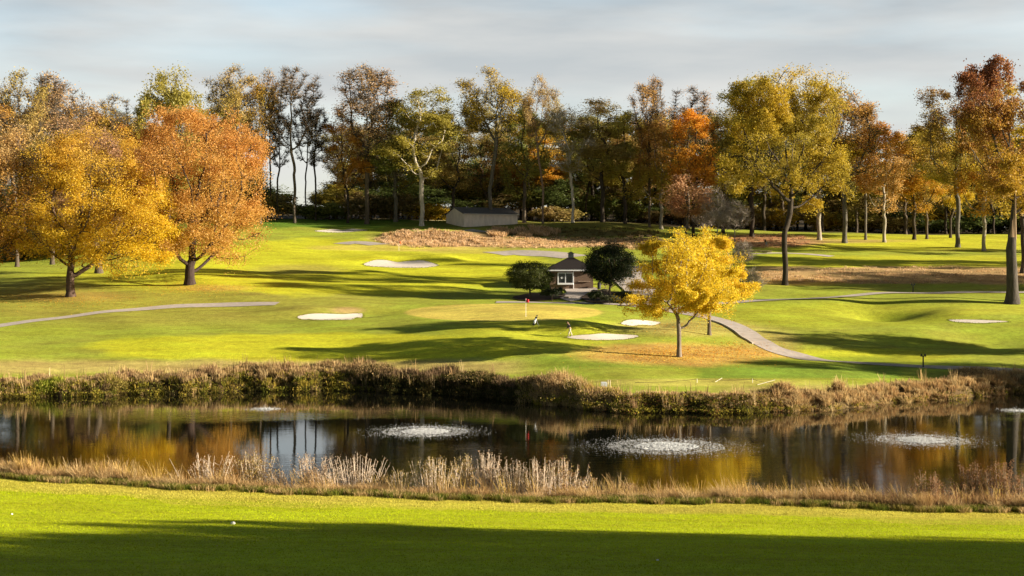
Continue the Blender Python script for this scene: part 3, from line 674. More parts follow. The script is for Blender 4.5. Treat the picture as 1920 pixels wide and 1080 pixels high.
for px, d, top, w, lf, lb in ((1414,283,467,22,((.2,.2,.07),(.3,.28,.12)),'left one of two low pale tufted bushes by the far walker'), (1437,284,468,20,((.24,.22,.08),(.3,.28,.12)),'right one of two low pale tufted bushes by the far walker'),
                              (1116,208,545,26,((.03,.04,.014),DKG),'low dark bush in the kiosk planting bed, left of its tree'), (1166,210,545,36,((.03,.04,.02),(.05,.06,.02)),'wide low dark bush in the kiosk planting bed, right of its tree'),
                              (1143,207,552,30,((.05,.06,.03),(.1,.1,.04)),'tiny grey-green bush at the front of the kiosk planting bed')):
    place_tree('low_bush', px, d, top, w, leaf=lf, name='bush', label=lb, cat='bush')

# deeper rows of the wood
r = np.random.default_rng(5)
pal = [(OLIVE,GRN),(BRN,OLIVE),(OLG,OLIVE),(GRN,DKG),(RUST,BRN),(OLG,GOLD2),(TANL,OLG),(OLIVE,RUST)]
keys = ['tall_dense_a','tall_dense_b','tall_dense_c','tall_thin_c','tall_thin_a','fan_thin']
for row, (d0, n, t0) in enumerate(((364,24,235),(382,22,225),(402,20,220),(424,18,216))):
    for k in range(n):
        px = -80+(k+.5)*2080/n+r.uniform(-22, 22); d = d0+r.uniform(-5, 5)
        if 478 < px < 622: continue
        if px < 300: d -= 55
        lf = pal[r.integers(len(pal))]
        place_tree(keys[r.integers(len(keys))], px, d, t0+r.uniform(-12, 30)+(25 if px > 1500 else 0), r.uniform(80, 115), leaf=lf, bark=(BKD, BK)[r.integers(2)],
                   label='one of many indistinct trees deep in the woodland behind the front row', group='trees deep in the woodland')
for d0, n, h in ((352,34,5.5),(364,40,9.),(380,44,12.),(402,44,15.),(440,44,19.)):
    for k in range(n):
        px = -60+(k+.5)*2040/n+r.uniform(-18, 18)
        if 512 < px < 612 and d0 > 363: continue
        lf = [(DKG,GRN),(GRN,OLIVE),(BRN,DKG),(OLG,OLIVE),(BRN,OLIVE),(GOLD,OLG)][r.choice(6, p=[.24,.2,.16,.14,.14,.12])]
        d = d0+r.uniform(-3, 4)-(50 if px < 300 else 0)
        if h < 6 and 820 < px < 990: continue
        if px > 1080: d += 22
        place_tree('undergrowth' if h < 8 else 'mid_story', px, d, H=h*r.uniform(.6, 1.2), W=r.uniform(8, 13), leaf=lf, bark=BKD,
                   label='leafy understory growth filling the dark woodland between trunks', group='understory growth in the woodland', name='understory_tree')
# trees outside the frame on the right, whose shadows cross the fairways
offr = [(x, 56.5-.15*x-dy, h, k) for x, dy, h, k in ((43,-1,18,'tall_thin_a'),(45,-4,18,'tall_thin_b'),(41,4,19,'tall_thin_c'),(47,2,19,'fan_thin'),(55,-3,21,'tall_thin_b'),(58,2,22,'tall_thin_c'),(66,-2,23,'tall_thin_a'),(72,3,24,'fan_thin'),(80,-1,25,'tall_thin_b'),(92,1,27,'fan_thin'),(105,-2,28,'tall_thin_a'),
        (44,10,20,'maple_orange'),(50,14,22,'maple_orange'),(60,9,22,'maple_gold'),(66,18,24,'maple_orange'),(76,12,24,'maple_orange'),(84,20,26,'maple_orange'),(92,12,26,'maple_orange'),(100,17,28,'maple_orange'),(112,12,28,'maple_gold'),(44,22,20,'maple_orange'),(60,28,24,'maple_orange'),(46,17,21,'maple_orange'),(74,27,25,'maple_orange'),(42,30,21,'maple_orange'))]+[
        (76,147.5,19,'tall_dense_c'),(88,149,21,'maple_thin'),(104,146,24,'tall_dense_c'),
        (92,221,17,'maple_gold'),(112,220,19,'maple_orange'),(128,223,24,'maple_gold'),(98,252,24,'tall_dense_a'),(112,262,28,'tall_dense_b'),(128,256,30,'maple_thin'),(120,283,30,'tall_dense_a'),(140,288,30,'tall_dense_b'),
        (76,168,14,'small_round'),(82,173,16,'mid_story')]
for x, y, h, key in offr:
    place_tree(key, 0, 0, H=h, loc=(x, y, float(ZW(x, y))), leaf=(OLG,GOLD2), label='tree standing to the right outside the picture, shading the grass', group='trees right of the view')
# ------------------------------------------------------------------ bank growth
def blades(base, h, w, lean, col, r, tipcol=1.15, head=0.):
    """curved tapered blades: base (n,3), h (n,), w width, lean (n,2) horizontal tip offset"""
    n = len(base); a = r.uniform(0, 2*PI, n); side = np.stack([np.cos(a), np.sin(a), 0*a], 1)*w[:, None]*.5
    L = np.column_stack([lean, np.zeros(n)]); up = np.zeros((n, 3)); up[:, 2] = 1
    m1 = base+up*h[:, None]*.55+L*.28; tp = base+up*h[:, None]*(1-.12*np.clip(np.linalg.norm(lean, axis=1)/h, 0, 2))[:, None]+L
    k = 1+head
    V = np.stack([base-side, base+side, m1+side*.8*k, m1-side*.8*k, tp+side*.35*k, tp-side*.35*k], 1).reshape(-1, 3)
    b = np.arange(n)[:, None]*6; Q = np.concatenate([b+np.array([[0, 1, 2, 3]]), b+np.array([[3, 2, 4, 5]])], 0)
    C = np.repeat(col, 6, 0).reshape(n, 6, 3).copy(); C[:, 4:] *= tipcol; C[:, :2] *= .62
    return V, Q, C.reshape(-1, 3)
def join(parts):
    V = []; Q = []; C = []; o = 0
    for v, q, c in parts: V.append(v); Q.append(q+o); C.append(c); o += len(v)
    return np.vstack(V), np.vstack(Q), np.vstack(C)
def tufts(X, Y, r, per, h, spread, w, cols, lean=.35, hvar=.3, wind=(-.06, 0), tipcol=1.15, hz=None):
    """clusters of blades; h array per tuft"""
    n = len(X); Z = ZW(X, Y)
    i = np.repeat(np.arange(n), per); m = len(i)
    ang = r.uniform(0, 2*PI, m); rr = spread*np.sqrt(r.uniform(0, 1, m))
    bx = X[i]+np.cos(ang)*rr; by = Y[i]+np.sin(ang)*rr; hh = h[i]*r.uniform(1-hvar, 1+hvar*.6, m)
    ln = np.stack([np.cos(ang), np.sin(ang)], 1)*(r.uniform(.1, 1, m)*lean*hh)[:, None]+np.array(wind)*hh[:, None]
    base = np.column_stack([bx, by, np.maximum(Z[i], -.3)-.06])
    ci = r.integers(0, len(cols), n)[i]; c = np.array(cols)[ci]*r.uniform(.65, 1.3, m)[:, None]
    return blades(base, hh, np.full(m, w)*r.uniform(.6, 1.4, m), ln, c, r, tipcol)

def cloud_leaves(X, Y, z0, z1, r, per, spread, size, cols):
    n = len(X); Z = np.maximum(ZW(X, Y), 0); i = np.repeat(np.arange(n), per); m = len(i)
    C = np.column_stack([X[i]+r.normal(size=m)*spread, Y[i]+r.normal(size=m)*spread, Z[i]+r.uniform(z0, z1, m)])
    V, Q = leaf_quads(C, size, r)
    c = np.array(cols)[r.integers(0, len(cols), n)[i]]*r.uniform(.5, 1.4, m)[:, None]
    return V, Q, np.repeat(c, 4, 0)

def far_bank():
    r = np.random.default_rng(91); parts = []
    MAUVE = [(.38,.27,.13), (.44,.31,.14), (.28,.18,.10), (.46,.34,.17)]; TAN = [(.52,.38,.18), (.48,.33,.15), (.42,.27,.13), (.55,.42,.22)]
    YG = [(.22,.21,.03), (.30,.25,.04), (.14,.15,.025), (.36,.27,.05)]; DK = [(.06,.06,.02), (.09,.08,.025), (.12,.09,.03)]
    def pts(n, u0, u1, a, b):
        u = r.uniform(u0, u1, n); d = shore_far(u)+r.uniform(a, b, n); q_ = np.sin(u*.045+d*.9)+np.sin(u*.11+1.7*d+2)+r.uniform(-1.6, 1.6, n) > -.9; u = u[q_]; d = d[q_]; return (u-960)/F*d, d, u
    # left bank: mauve-brown weeds above yellow-green leafy edge
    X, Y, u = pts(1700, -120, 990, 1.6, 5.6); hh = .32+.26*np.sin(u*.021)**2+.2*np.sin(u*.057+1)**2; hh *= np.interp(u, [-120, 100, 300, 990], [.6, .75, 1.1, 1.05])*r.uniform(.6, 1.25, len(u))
    k = (u < 690); parts.append(tufts(X[k], Y[k], r, 26, hh[k], .42, .055, MAUVE, .3)); k = ~k; parts.append(tufts(X[k], Y[k], r, 26, hh[k]*1.1, .42, .055, [(.16,.11,.06), (.11,.08,.04), (.22,.15,.09)], .3))  # right of the split, the cove's shade is painted into darker plant colours
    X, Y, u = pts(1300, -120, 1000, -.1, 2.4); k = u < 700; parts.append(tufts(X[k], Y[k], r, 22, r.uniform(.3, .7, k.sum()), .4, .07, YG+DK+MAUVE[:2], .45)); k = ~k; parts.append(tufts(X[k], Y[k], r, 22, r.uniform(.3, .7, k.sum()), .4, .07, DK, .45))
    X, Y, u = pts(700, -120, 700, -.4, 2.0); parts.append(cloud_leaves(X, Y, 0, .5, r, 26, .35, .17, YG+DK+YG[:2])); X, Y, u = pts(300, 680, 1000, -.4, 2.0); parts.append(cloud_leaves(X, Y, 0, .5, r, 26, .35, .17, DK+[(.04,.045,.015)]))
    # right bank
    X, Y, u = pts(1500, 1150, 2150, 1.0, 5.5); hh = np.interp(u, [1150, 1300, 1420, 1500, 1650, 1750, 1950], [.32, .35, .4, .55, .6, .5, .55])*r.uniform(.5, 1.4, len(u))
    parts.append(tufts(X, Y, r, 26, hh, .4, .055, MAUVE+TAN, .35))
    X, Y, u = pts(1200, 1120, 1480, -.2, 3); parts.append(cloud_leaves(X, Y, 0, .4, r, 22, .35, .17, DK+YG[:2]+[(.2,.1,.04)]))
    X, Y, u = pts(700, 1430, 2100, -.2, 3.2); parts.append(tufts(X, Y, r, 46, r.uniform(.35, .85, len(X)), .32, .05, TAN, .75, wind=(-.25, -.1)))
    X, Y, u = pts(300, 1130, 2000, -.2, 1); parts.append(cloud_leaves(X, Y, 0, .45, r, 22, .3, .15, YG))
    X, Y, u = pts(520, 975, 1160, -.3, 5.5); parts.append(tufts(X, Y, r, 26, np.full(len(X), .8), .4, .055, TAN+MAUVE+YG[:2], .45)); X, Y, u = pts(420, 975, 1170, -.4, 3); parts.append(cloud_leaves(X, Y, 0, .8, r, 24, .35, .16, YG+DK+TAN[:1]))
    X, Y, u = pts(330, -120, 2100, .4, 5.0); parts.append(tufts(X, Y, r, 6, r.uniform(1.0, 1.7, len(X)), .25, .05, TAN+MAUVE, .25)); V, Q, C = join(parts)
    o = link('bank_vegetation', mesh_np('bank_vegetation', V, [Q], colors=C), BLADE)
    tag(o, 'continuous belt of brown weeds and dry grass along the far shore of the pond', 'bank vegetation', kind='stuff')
    # big bushes of the promontory and single bushes along the bank
    def bush(name, px, dd, W, Hh, cols, label, n=60, seed=0, group=None, tall=0):
        q = np.random.default_rng(seed+300); d = float(shore_far(px))+dd; X0 = (px-960)/F*d; z = float(ZW(X0, d))
        z = max(z, .1); a = q.uniform(0, 2*PI, n); rr = np.sqrt(q.uniform(0, 1, n)); x = X0+np.cos(a)*rr*W*.5; y = d+np.sin(a)*rr*W*.35
        hh = Hh*(1-.55*rr**2)*q.uniform(.8, 1.1, n)
        v, qd, c = tufts(x, y, q, 34, hh, .35, .05, cols, .4, hvar=.4)
        n2 = n*28; a = q.uniform(0, 2*PI, n2); r2 = np.sqrt(q.uniform(0, 1, n2)); zz = q.uniform(.1, .95, n2)*Hh*(1-.55*r2**2)
        Cc = np.column_stack([X0+np.cos(a)*r2*W*.5, d+np.sin(a)*r2*W*.35, z+zz]); lv, lq = leaf_quads(Cc, .16, q)
        lc = np.array(cols)[q.integers(0, len(cols), n2)]*q.uniform(.5, 1.4, n2)[:, None]
        v, qd, c = join([(v, qd, c), (lv, lq, np.repeat(lc, 4, 0))])
        v = v-np.array([X0, d, z])
        e = empty(name, (X0, d, z)); tag(e, label, 'bush', group)
        link('foliage', mesh_np(name, v, [qd], colors=c), BLADE, e)
        mb = MB()
        for k in range(9):
            t = q.uniform(0, 2*PI); mb.tube((math.cos(t)*.2, math.sin(t)*.2, -.2), (math.cos(t)*W*.25, math.sin(t)*W*.2, Hh*.6), .035, .012, 5)
        mb.build('stem', BROWN, e)
    bush('waterside_bush', 1045, 3.6, 5.2, 2.1, TAN+MAUVE, 'tall tan bush on the tip of the promontory, left of the two pale posts', 70, 1)
    bush('waterside_bush', 1000, 3.6, 3.6, 1.4, MAUVE+DK, 'brown weedy bush where the dark cove meets the promontory', 50, 2)
    bush('waterside_bush', 1082, 2.4, 3.0, 1.7, YG+TAN, 'yellow-green bush just left of the small white box by the pond', 50, 3)
    bush('waterside_bush', 1468, 3.4, 2.6, 1.4, MAUVE+TAN, 'reddish brown rounded bush midway along the right bank', 40, 4)
    bush('waterside_bush', 1830, 5.0, 5.5, 1.1, MAUVE, 'low mauve-brown thicket near the right end of the bank', 60, 5)
    bush('waterside_bush', 1570, 4.2, 1.2, 1.7, TAN, 'upright pale seed-head plant on the right bank below the post', 14, 6)
    bush('waterside_bush', 90, 1.0, 3.2, 1.2, [(.30,.34,.04), (.22,.25,.03), (.4,.36,.08)], 'bright yellow-green leafy bush at the water on the far left bank', 40, 7)
    bush('waterside_bush', 215, 1.2, 2.8, 1.15, [(.26,.22,.05), (.32,.25,.08)], 'olive and tan bush right of the bright green one on the left bank', 40, 8)
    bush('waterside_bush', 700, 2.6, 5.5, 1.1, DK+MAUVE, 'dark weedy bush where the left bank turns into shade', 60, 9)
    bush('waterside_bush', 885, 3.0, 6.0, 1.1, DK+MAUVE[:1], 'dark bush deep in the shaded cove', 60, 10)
BROWN = simple('dead_stem', (.30, .22, .15), .9, .3, 6)
PALE = simple('bleached_stem', (.60, .50, .40), .85, .25, 8)
far_bank()

def near_bank():
    r = np.random.default_rng(17); parts = []
    TAN = [(.50,.36,.17), (.56,.42,.22), (.42,.27,.12), (.46,.30,.15)]; GR = [(.10,.13,.02), (.16,.18,.03), (.2,.17,.04)]; GOLDT = [(.58,.42,.12), (.5,.33,.1)]
    RD = [(.28,.16,.09), (.22,.13,.07), (.36,.22,.12)]
    def pts(n, u0, u1, a, b):
        u = r.uniform(u0, u1, n); d = shore_near(u)-r.uniform(a, b, n); return (u-960)/F*d, d, u
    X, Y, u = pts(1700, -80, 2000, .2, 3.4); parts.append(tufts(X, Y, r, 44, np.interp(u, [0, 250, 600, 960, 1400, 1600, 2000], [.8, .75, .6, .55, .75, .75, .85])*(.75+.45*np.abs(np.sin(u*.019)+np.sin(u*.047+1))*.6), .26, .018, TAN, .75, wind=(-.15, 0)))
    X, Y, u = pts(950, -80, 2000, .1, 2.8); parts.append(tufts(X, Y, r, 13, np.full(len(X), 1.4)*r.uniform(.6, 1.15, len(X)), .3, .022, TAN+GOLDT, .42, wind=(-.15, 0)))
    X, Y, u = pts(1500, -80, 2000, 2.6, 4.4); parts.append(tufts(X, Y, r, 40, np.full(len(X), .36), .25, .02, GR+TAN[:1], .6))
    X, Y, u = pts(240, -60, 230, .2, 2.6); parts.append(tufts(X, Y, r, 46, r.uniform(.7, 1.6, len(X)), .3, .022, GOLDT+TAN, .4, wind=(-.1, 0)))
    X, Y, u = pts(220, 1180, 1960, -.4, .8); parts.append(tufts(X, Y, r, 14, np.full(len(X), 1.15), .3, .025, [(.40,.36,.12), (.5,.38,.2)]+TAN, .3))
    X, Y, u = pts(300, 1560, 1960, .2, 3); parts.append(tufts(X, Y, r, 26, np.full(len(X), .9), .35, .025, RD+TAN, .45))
    V, Q, C = join(parts)
    tag(link('dry_grass', mesh_np('dry_grass', V, [Q], colors=C), BLADE), 'belt of dry tan grass along the near edge of the pond', 'dry grass', kind='stuff')
near_bank()

def stem_clump(px, dd, W, Hh, n, seed, label, leafc, nleaf=500, splay=.5, stem=PALE, name='dead_stem_clump', group=None, cat='dry shrub'):
    n = int(n*1.5); Hh *= 1.06; nleaf = int(nleaf*1.5)
    q = np.random.default_rng(seed+900); d = float(shore_near(px))-dd; X0 = (px-960)/F*d; z = float(ZW(X0, d))
    P0 = []; P1 = []; par = []; R = []; pts = []; tips = []
    for k in range(n):
        bx, by = q.normal(size=2)*np.array([W*.13, .18]); s = (bx/(W*.13+1e-6))*.33+q.normal()*.22
        tx = bx+s*W*splay; ty = by+q.normal()*.25; h = Hh*q.uniform(.6, 1.05)*(1-.12*abs(s))
        a = len(pts); m = 6
        for j in range(m):
            t = j/(m-1); pts.append((bx+(tx-bx)*(t**.85)+q.normal()*.012, by+(ty-by)*t+q.normal()*.012, h*t-.1*(1-t)))
            par.append(-1 if j == 0 else len(pts)-2); R.append(.020*(1-.65*t))
        tips.append(pts[-1])
        for b in range(q.integers(2, 5)):      # side twigs
            j = a+q.integers(2, m-1); p = np.array(pts[j]); v = np.array([q.normal()*.16, q.normal()*.16, q.uniform(.12, .34)])
            pts.append(tuple(p+v)); par.append(j); R.append(.006); tips.append(pts[-1])
    P = np.array(pts); par = np.array(par); R = np.array(R)
    k = np.arange(len(P))
    # several roots: build segments only where a parent exists
    V, Q = tubes_multi(P, par, R)
    e = empty(name, (X0, d, z)); tag(e, label, cat, group)
    link('stem', mesh_np(name+'_stem', V, [Q]), stem, e)
    T = np.array(tips)[q.integers(0, len(tips), nleaf)]; C = T+q.normal(size=(nleaf, 3))*np.array([.07, .07, .12])-np.array([0, 0, .06])
    m2 = nleaf//3; jj = q.integers(0, len(P), m2); C = np.vstack([C, P[jj]+q.normal(size=(m2, 3))*.05]); C = C[C[:, 2] > .15]
    LV, LQ = leaf_quads(C, .075, q); c = np.array(leafc)[q.integers(0, len(leafc), len(C))]*q.uniform(.6, 1.35, len(C))[:, None]
    link('seed_head', mesh_np(name+'_seed_head', LV, [LQ], colors=np.repeat(c, 4, 0)), BLADE, e)
def tubes_multi(P, par, r):
    e = np.where(par >= 0)[0]; a = par[e]; p0 = P[a]; p1 = P[e]; d = p1-p0; d /= np.linalg.norm(d, axis=1)[:, None]+1e-9
    ref = np.where(np.abs(d[:, 2:3]) < .9, np.array([[0, 0, 1.]]), np.array([[1., 0, 0]])); x = np.cross(d, ref); x /= np.linalg.norm(x, axis=1)[:, None]+1e-9; y = np.cross(d, x)
    an = np.arange(4)*PI/2; ring = np.cos(an)[None, :, None]*x[:, None]+np.sin(an)[None, :, None]*y[:, None]
    V = np.concatenate([p0[:, None]+ring*np.minimum(r[a], r[e]*1.4)[:, None, None], p1[:, None]+ring*r[e][:, None, None]], 1); m = len(e)
    b = np.arange(m)[:, None]*8; i = np.arange(4)[None]
    return V.reshape(-1, 3), np.stack([b+i, b+(i+1) % 4, b+4+(i+1) % 4, b+4+i], -1).reshape(-1, 4)
TP = [(.46,.33,.22), (.38,.25,.16), (.54,.42,.3)]; TG = [(.50,.36,.16), (.42,.28,.10), (.36,.3,.1)]; TR = [(.30,.16,.09), (.22,.12,.07), (.38,.24,.13)]
cl = [(388,1.7,3.2,2.35,34,'wide fan of bleached bare stems, leftmost of the big clumps on the near shore',TP,350,.55,PALE),
 (478,1.5,2.3,2.5,34,'bushy tan clump with curled leaves between two bleached stem fans',TG,1500,.4,PALE),
 (522,1.2,1.6,1.9,16,'short thin stem clump at the left of the pale water reflection',TP,200,.4,PALE),
 (585,1.4,2.6,2.55,34,'tall pinkish stem clump with dense seed heads in front of the bright reflection',TP,1300,.35,PALE),
 (628,2.2,2.6,1.6,12,'low crossing bare stems sprawling beside the tall fan',TP,120,.9,PALE),
 (668,1.6,3.0,2.5,40,'regular fan of straight bleached stems right of the crossing stems',TP,350,.6,PALE),
 (756,1.2,1.8,1.9,18,'sparse yellowish stem clump alone right of the regular fan',TG,350,.45,PALE),
 (815,1.6,2.6,2.6,34,'tall mixed clump of grey and tan stems left of centre',TG,700,.4,PALE),
 (868,1.3,2.2,2.75,34,'tallest golden-tan stem clump in the middle of the near shore',TG,1300,.3,PALE),
 (915,1.5,2.2,2.8,34,'upright tan stem clump right of the tallest golden one',TP,800,.3,PALE),
 (962,1.3,2.2,2.6,34,'dense upright pale stem clump at the centre of the shore',TP,700,.3,PALE),
 (1010,1.5,2.2,2.7,34,'pale straight stem clump right of the centre',TP,600,.3,PALE),
 (1055,1.3,2.4,2.7,34,'leafy reddish-tan stem clump, second from the right end of the thicket',TG+TR,1200,.3,PALE),
 (1095,1.0,1.6,1.9,14,'short thin clump ending the stem thicket on the right',TP,300,.35,PALE),
 (1180,1.3,.9,1.35,7,'small lone reddish plant with a curled dark head on the near shore',TR,420,.3,BROWN),
 (1395,1.2,1.2,1.3,9,'feathery low plant at the middle of the right near shore',TG,300,.4,BROWN),
 (1490,1.0,1.6,1.35,12,'thin yellowish reeds leaning over the water at right',TG,240,.5,PALE),
 (1570,.8,1.6,1.5,12,'loose upright reeds right of the thin yellowish ones',TG,200,.3,PALE),
 (1655,.8,1.4,1.5,12,'slender reeds left of the red-brown weeds',TG,260,.3,PALE),
 (1742,1.8,2.0,2.2,24,'red-brown leafy weeds left of the white reflection at the right',TR,1100,.35,BROWN),
 (1778,1.5,1.4,1.6,14,'low rust-coloured weeds in front of the white reflection',TR,600,.4,BROWN),
 (1828,1.6,2.2,2.6,30,'tall dark red-brown weeds right of the white reflection',TR,1900,.35,BROWN),
 (1880,1.5,2.2,2.9,30,'tallest rust weeds next to the right edge of the picture',TR,1900,.35,BROWN),
 (130,1.4,1.8,1.3,20,'golden weedy clump on the far left of the near shore',TG,900,.4,BROWN),
 (200,1.4,2.0,1.4,22,'yellowish weedy clump sloping to the water at left',TG,1000,.4,BROWN),
 (312,1.2,1.0,1.5,6,'two thin upright stalks left of the first bleached fan',TG,120,.25,BROWN)]
for i, (px, dd, W, Hh, n, lb, lc, nl, sp, sm) in enumerate(cl):
    stem_clump(px, dd, W, Hh, n, i, lb, lc, nl, sp, sm)

def fescue():
    r = np.random.default_rng(23); parts = []
    T2 = [(.60,.42,.24), (.66,.48,.30), (.52,.34,.17)]; D2 = [(.14,.12,.04), (.2,.15,.06)]
    def area(n, x0, x1, y0, y1, h, cols, per=16, w=.10, sp=.5, lean=.6):
        X = []; Y = []
        for _ in range(n):
            px = r.uniform(x0, x1); py = r.uniform(y0, y1); cx = (x0+x1)/2; cy = (y0+y1)/2
            if ((px-cx)/(x1-x0)*2)**2+((py-cy)/(y1-y0)*2)**2 > 1: continue
            p = at(px, py); X.append(p[0]); Y.append(p[1])
        X = np.array(X); Y = np.array(Y); parts.append(tufts(X, Y, r, per, np.full(len(X), h), sp, w, cols, lean))
    area(520, 705, 900, 432, 465, .62, T2); area(420, 850, 1180, 444, 466, .42, T2)
    area(90, 915, 955, 430, 446, .95, T2, 20, .12); area(130, 950, 1050, 428, 446, .95, T2, 20, .12); area(260, 940, 1240, 426, 448, .5, D2)
    area(500, 1400, 1920, 500, 533, .34, T2, 12, .07); area(300, 1370, 1520, 438, 466, .35, [(.55,.28,.16), (.5,.3,.16)], 12, .09)
    area(160, 1150, 1240, 440, 470, .5, T2+D2)
    G2 = [(.16,.19,.03), (.22,.23,.04), (.12,.15,.025), (.3,.27,.07)]
    X = []; Y = []
    for pts in BUNK_EDGES:
        P = np.array([at(px, py)[:2] for px, py in pts]); c = P.mean(0); n = len(P)
        for k in range(n):
            a, b = P[k], P[(k+1) % n]; m = max(2, int(np.linalg.norm(b-a)/.22))
            for t in range(m):
                q = a+(b-a)*t/m; q = c+(q-c)*(1+.25/np.linalg.norm(q-c)+r.normal()*.01); X.append(q[0]); Y.append(q[1])
    X = np.array(X); Y = np.array(Y); back = Y > np.median(Y)-1e9
    parts.append(tufts(X, Y, r, 12, r.uniform(.08, .24, len(X)), .16, .03, G2, .6))
    for S_, N_, w_ in ((S1, N1, 1.42), (SL, NL, 1.35), (S2, N2, 1.22)):
        k = np.repeat(np.arange(len(S_)), 5); sd = r.choice([-1, 1], len(k))[:, None]
        q = S_[k]+N_[k]*sd*(w_+r.normal(size=(len(k), 1))*.10)+r.normal(size=(len(k), 2))*.3*np.abs(np.stack([-N_[k][:, 1], N_[k][:, 0]], 1))
        parts.append(tufts(q[:, 0], q[:, 1], r, 7, r.uniform(.03, .10, len(k)), .14, .03, G2+[(.4,.33,.12)], .7))
    V, Q, C = join(parts)
    tag(link('tall_grass', mesh_np('tall_grass', V, [Q], colors=C), BLADE), 'unmown tan grass on the mounds and slopes between fairways', 'tall grass', kind='stuff')
fescue()

def fallen_leaves():
    r = np.random.default_rng(29); C = []; cols = []
    def sc(n, px, py, sx, sy, colset, s=1.):
        for _ in range(n):
            a, b = r.normal(size=2); x = px+a*sx; y = py+b*sy
            if y < 560-0: pass
            p = at(x, y); C.append((p[0], p[1], p[2]+.04)); cols.append(colset[r.integers(len(colset))])
    Y_ = [(.72,.42,.05), (.66,.30,.05), (.5,.25,.08), (.75,.5,.08)]
    sc(2600, 1270, 665, 80, 9, Y_); sc(900, 1400, 655, 40, 12, Y_); sc(700, 1300, 612, 60, 9, Y_); sc(900, 130, 562, 70, 10, Y_); sc(900, 380, 540, 60, 7, Y_); sc(400, 1480, 524, 60, 5, Y_)
    for _ in range(60):
        d = r.uniform(50, 76); X = r.uniform(-.36, .36)*d; C.append((X, d, float(ZW(X, d))+.03)); cols.append((.45, .33, .15))
    C = np.array(C); n = len(C); nr = np.random.default_rng(1).normal(size=(n, 3))
    V, Q = leaf_quads(C, .17, r, 1.5); V = V.reshape(n, 4, 3); V[-60:] = (V[-60:]-C[-60:, None])*.45+C[-60:, None]; V = V.reshape(-1, 3)
    V[:, 2] = np.maximum(V[:, 2], ZW(V[:, 0], V[:, 1])+.01)
    c = np.repeat(np.array(cols), 4, 0)
    tag(link('fallen_leaves', mesh_np('fallen_leaves', V, [Q], colors=c), BLADE), 'yellow and orange leaves scattered on the grass under the trees', 'fallen leaves', kind='stuff')
fallen_leaves()

# ------------------------------------------------------------------ aerating fountains
FOAM = simple('foam_white', (.50, .52, .54), .5, .05, 5)
def fountain(px, py, W, n, seed, label, core=1.):
    q = np.random.default_rng(seed); d = HC*F/(py-YH); X0 = (px-960)/F*d
    e = empty('fountain', (X0, d, 0)); tag(e, label, 'fountain', 'aerating fountains in the pond')
    # spray droplets: flattened octahedra
    def drops(m, rad, h, s0, s1, pw=1., ring=None, sx=1., flat=.8):
        a = q.uniform(0, 2*PI, m); rr = rad*q.uniform(0, 1, m)**pw
        if ring: rr = rad*(ring+(1-ring)*q.beta(1.2, 2.2, m))
        C = np.column_stack([np.cos(a)*rr*sx, np.sin(a)*rr, .015+h(rr/rad)*q.uniform(0, 1, m)**2])
        s = q.uniform(s0, s1, m)[:, None]
        D = np.array([[1,0,0],[-1,0,0],[0,1,0],[0,-1,0],[0,0,.6],[0,0,-.3]])
        sc = np.stack([s*q.uniform(.7, 2.2, (m, 1)), s*q.uniform(.5, 1.1, (m, 1)), s*flat], -1)
        V = (C[:, None]+D[None]*sc.reshape(m, 1, 3)).reshape(-1, 3); b = np.arange(m)[:, None]*6
        T = np.concatenate([b+np.array([t]) for t in ((0,2,4),(2,1,4),(1,3,4),(3,0,4),(2,0,5),(1,2,5),(3,1,5),(0,3,5))], 0)
        return V, T
    V0, T0 = drops(int(n*.22), W*.24, lambda t: .03, .06, .13, .6, flat=.2); link('foam', mesh_np('foam_core', V0, [T0], smooth=True), FOAM, e)
    V1, T1 = drops(int(n*.75), W*.44, lambda t: .03+.03*(1-t), .025, .07, .62, flat=.25)
    link('foam', mesh_np('foam', V1, [T1], smooth=True), FOAM, e)
    V2, T2 = drops(int(n*.5), W*.78, lambda t: .08, .010, .030, .8, ring=.40)
    link('droplet', mesh_np('droplets', V2, [T2], smooth=True), FOAM, e)
    V3, T3 = drops(int(n*.35), W*.22, lambda t: .5*(1-t), .012, .035, .6)
    link('jet', mesh_np('jet', V3, [T3], smooth=True), FOAM, e)
fountain(797, 809, 8.2, 2600, 1, 'frothing fountain left of centre in the pond')
fountain(1248, 837, 10.2, 3600, 2, 'largest frothing fountain, right of centre and nearest to the camera')
fountain(1728, 825, 8.2, 2600, 3, 'frothing fountain in the right part of the pond')
fountain(497, 767, 3.2, 420, 4, 'small distant fountain in the left part of the pond')
fountain(1905, 770, 3.4, 420, 5, 'faint distant fountain at the right edge of the pond')

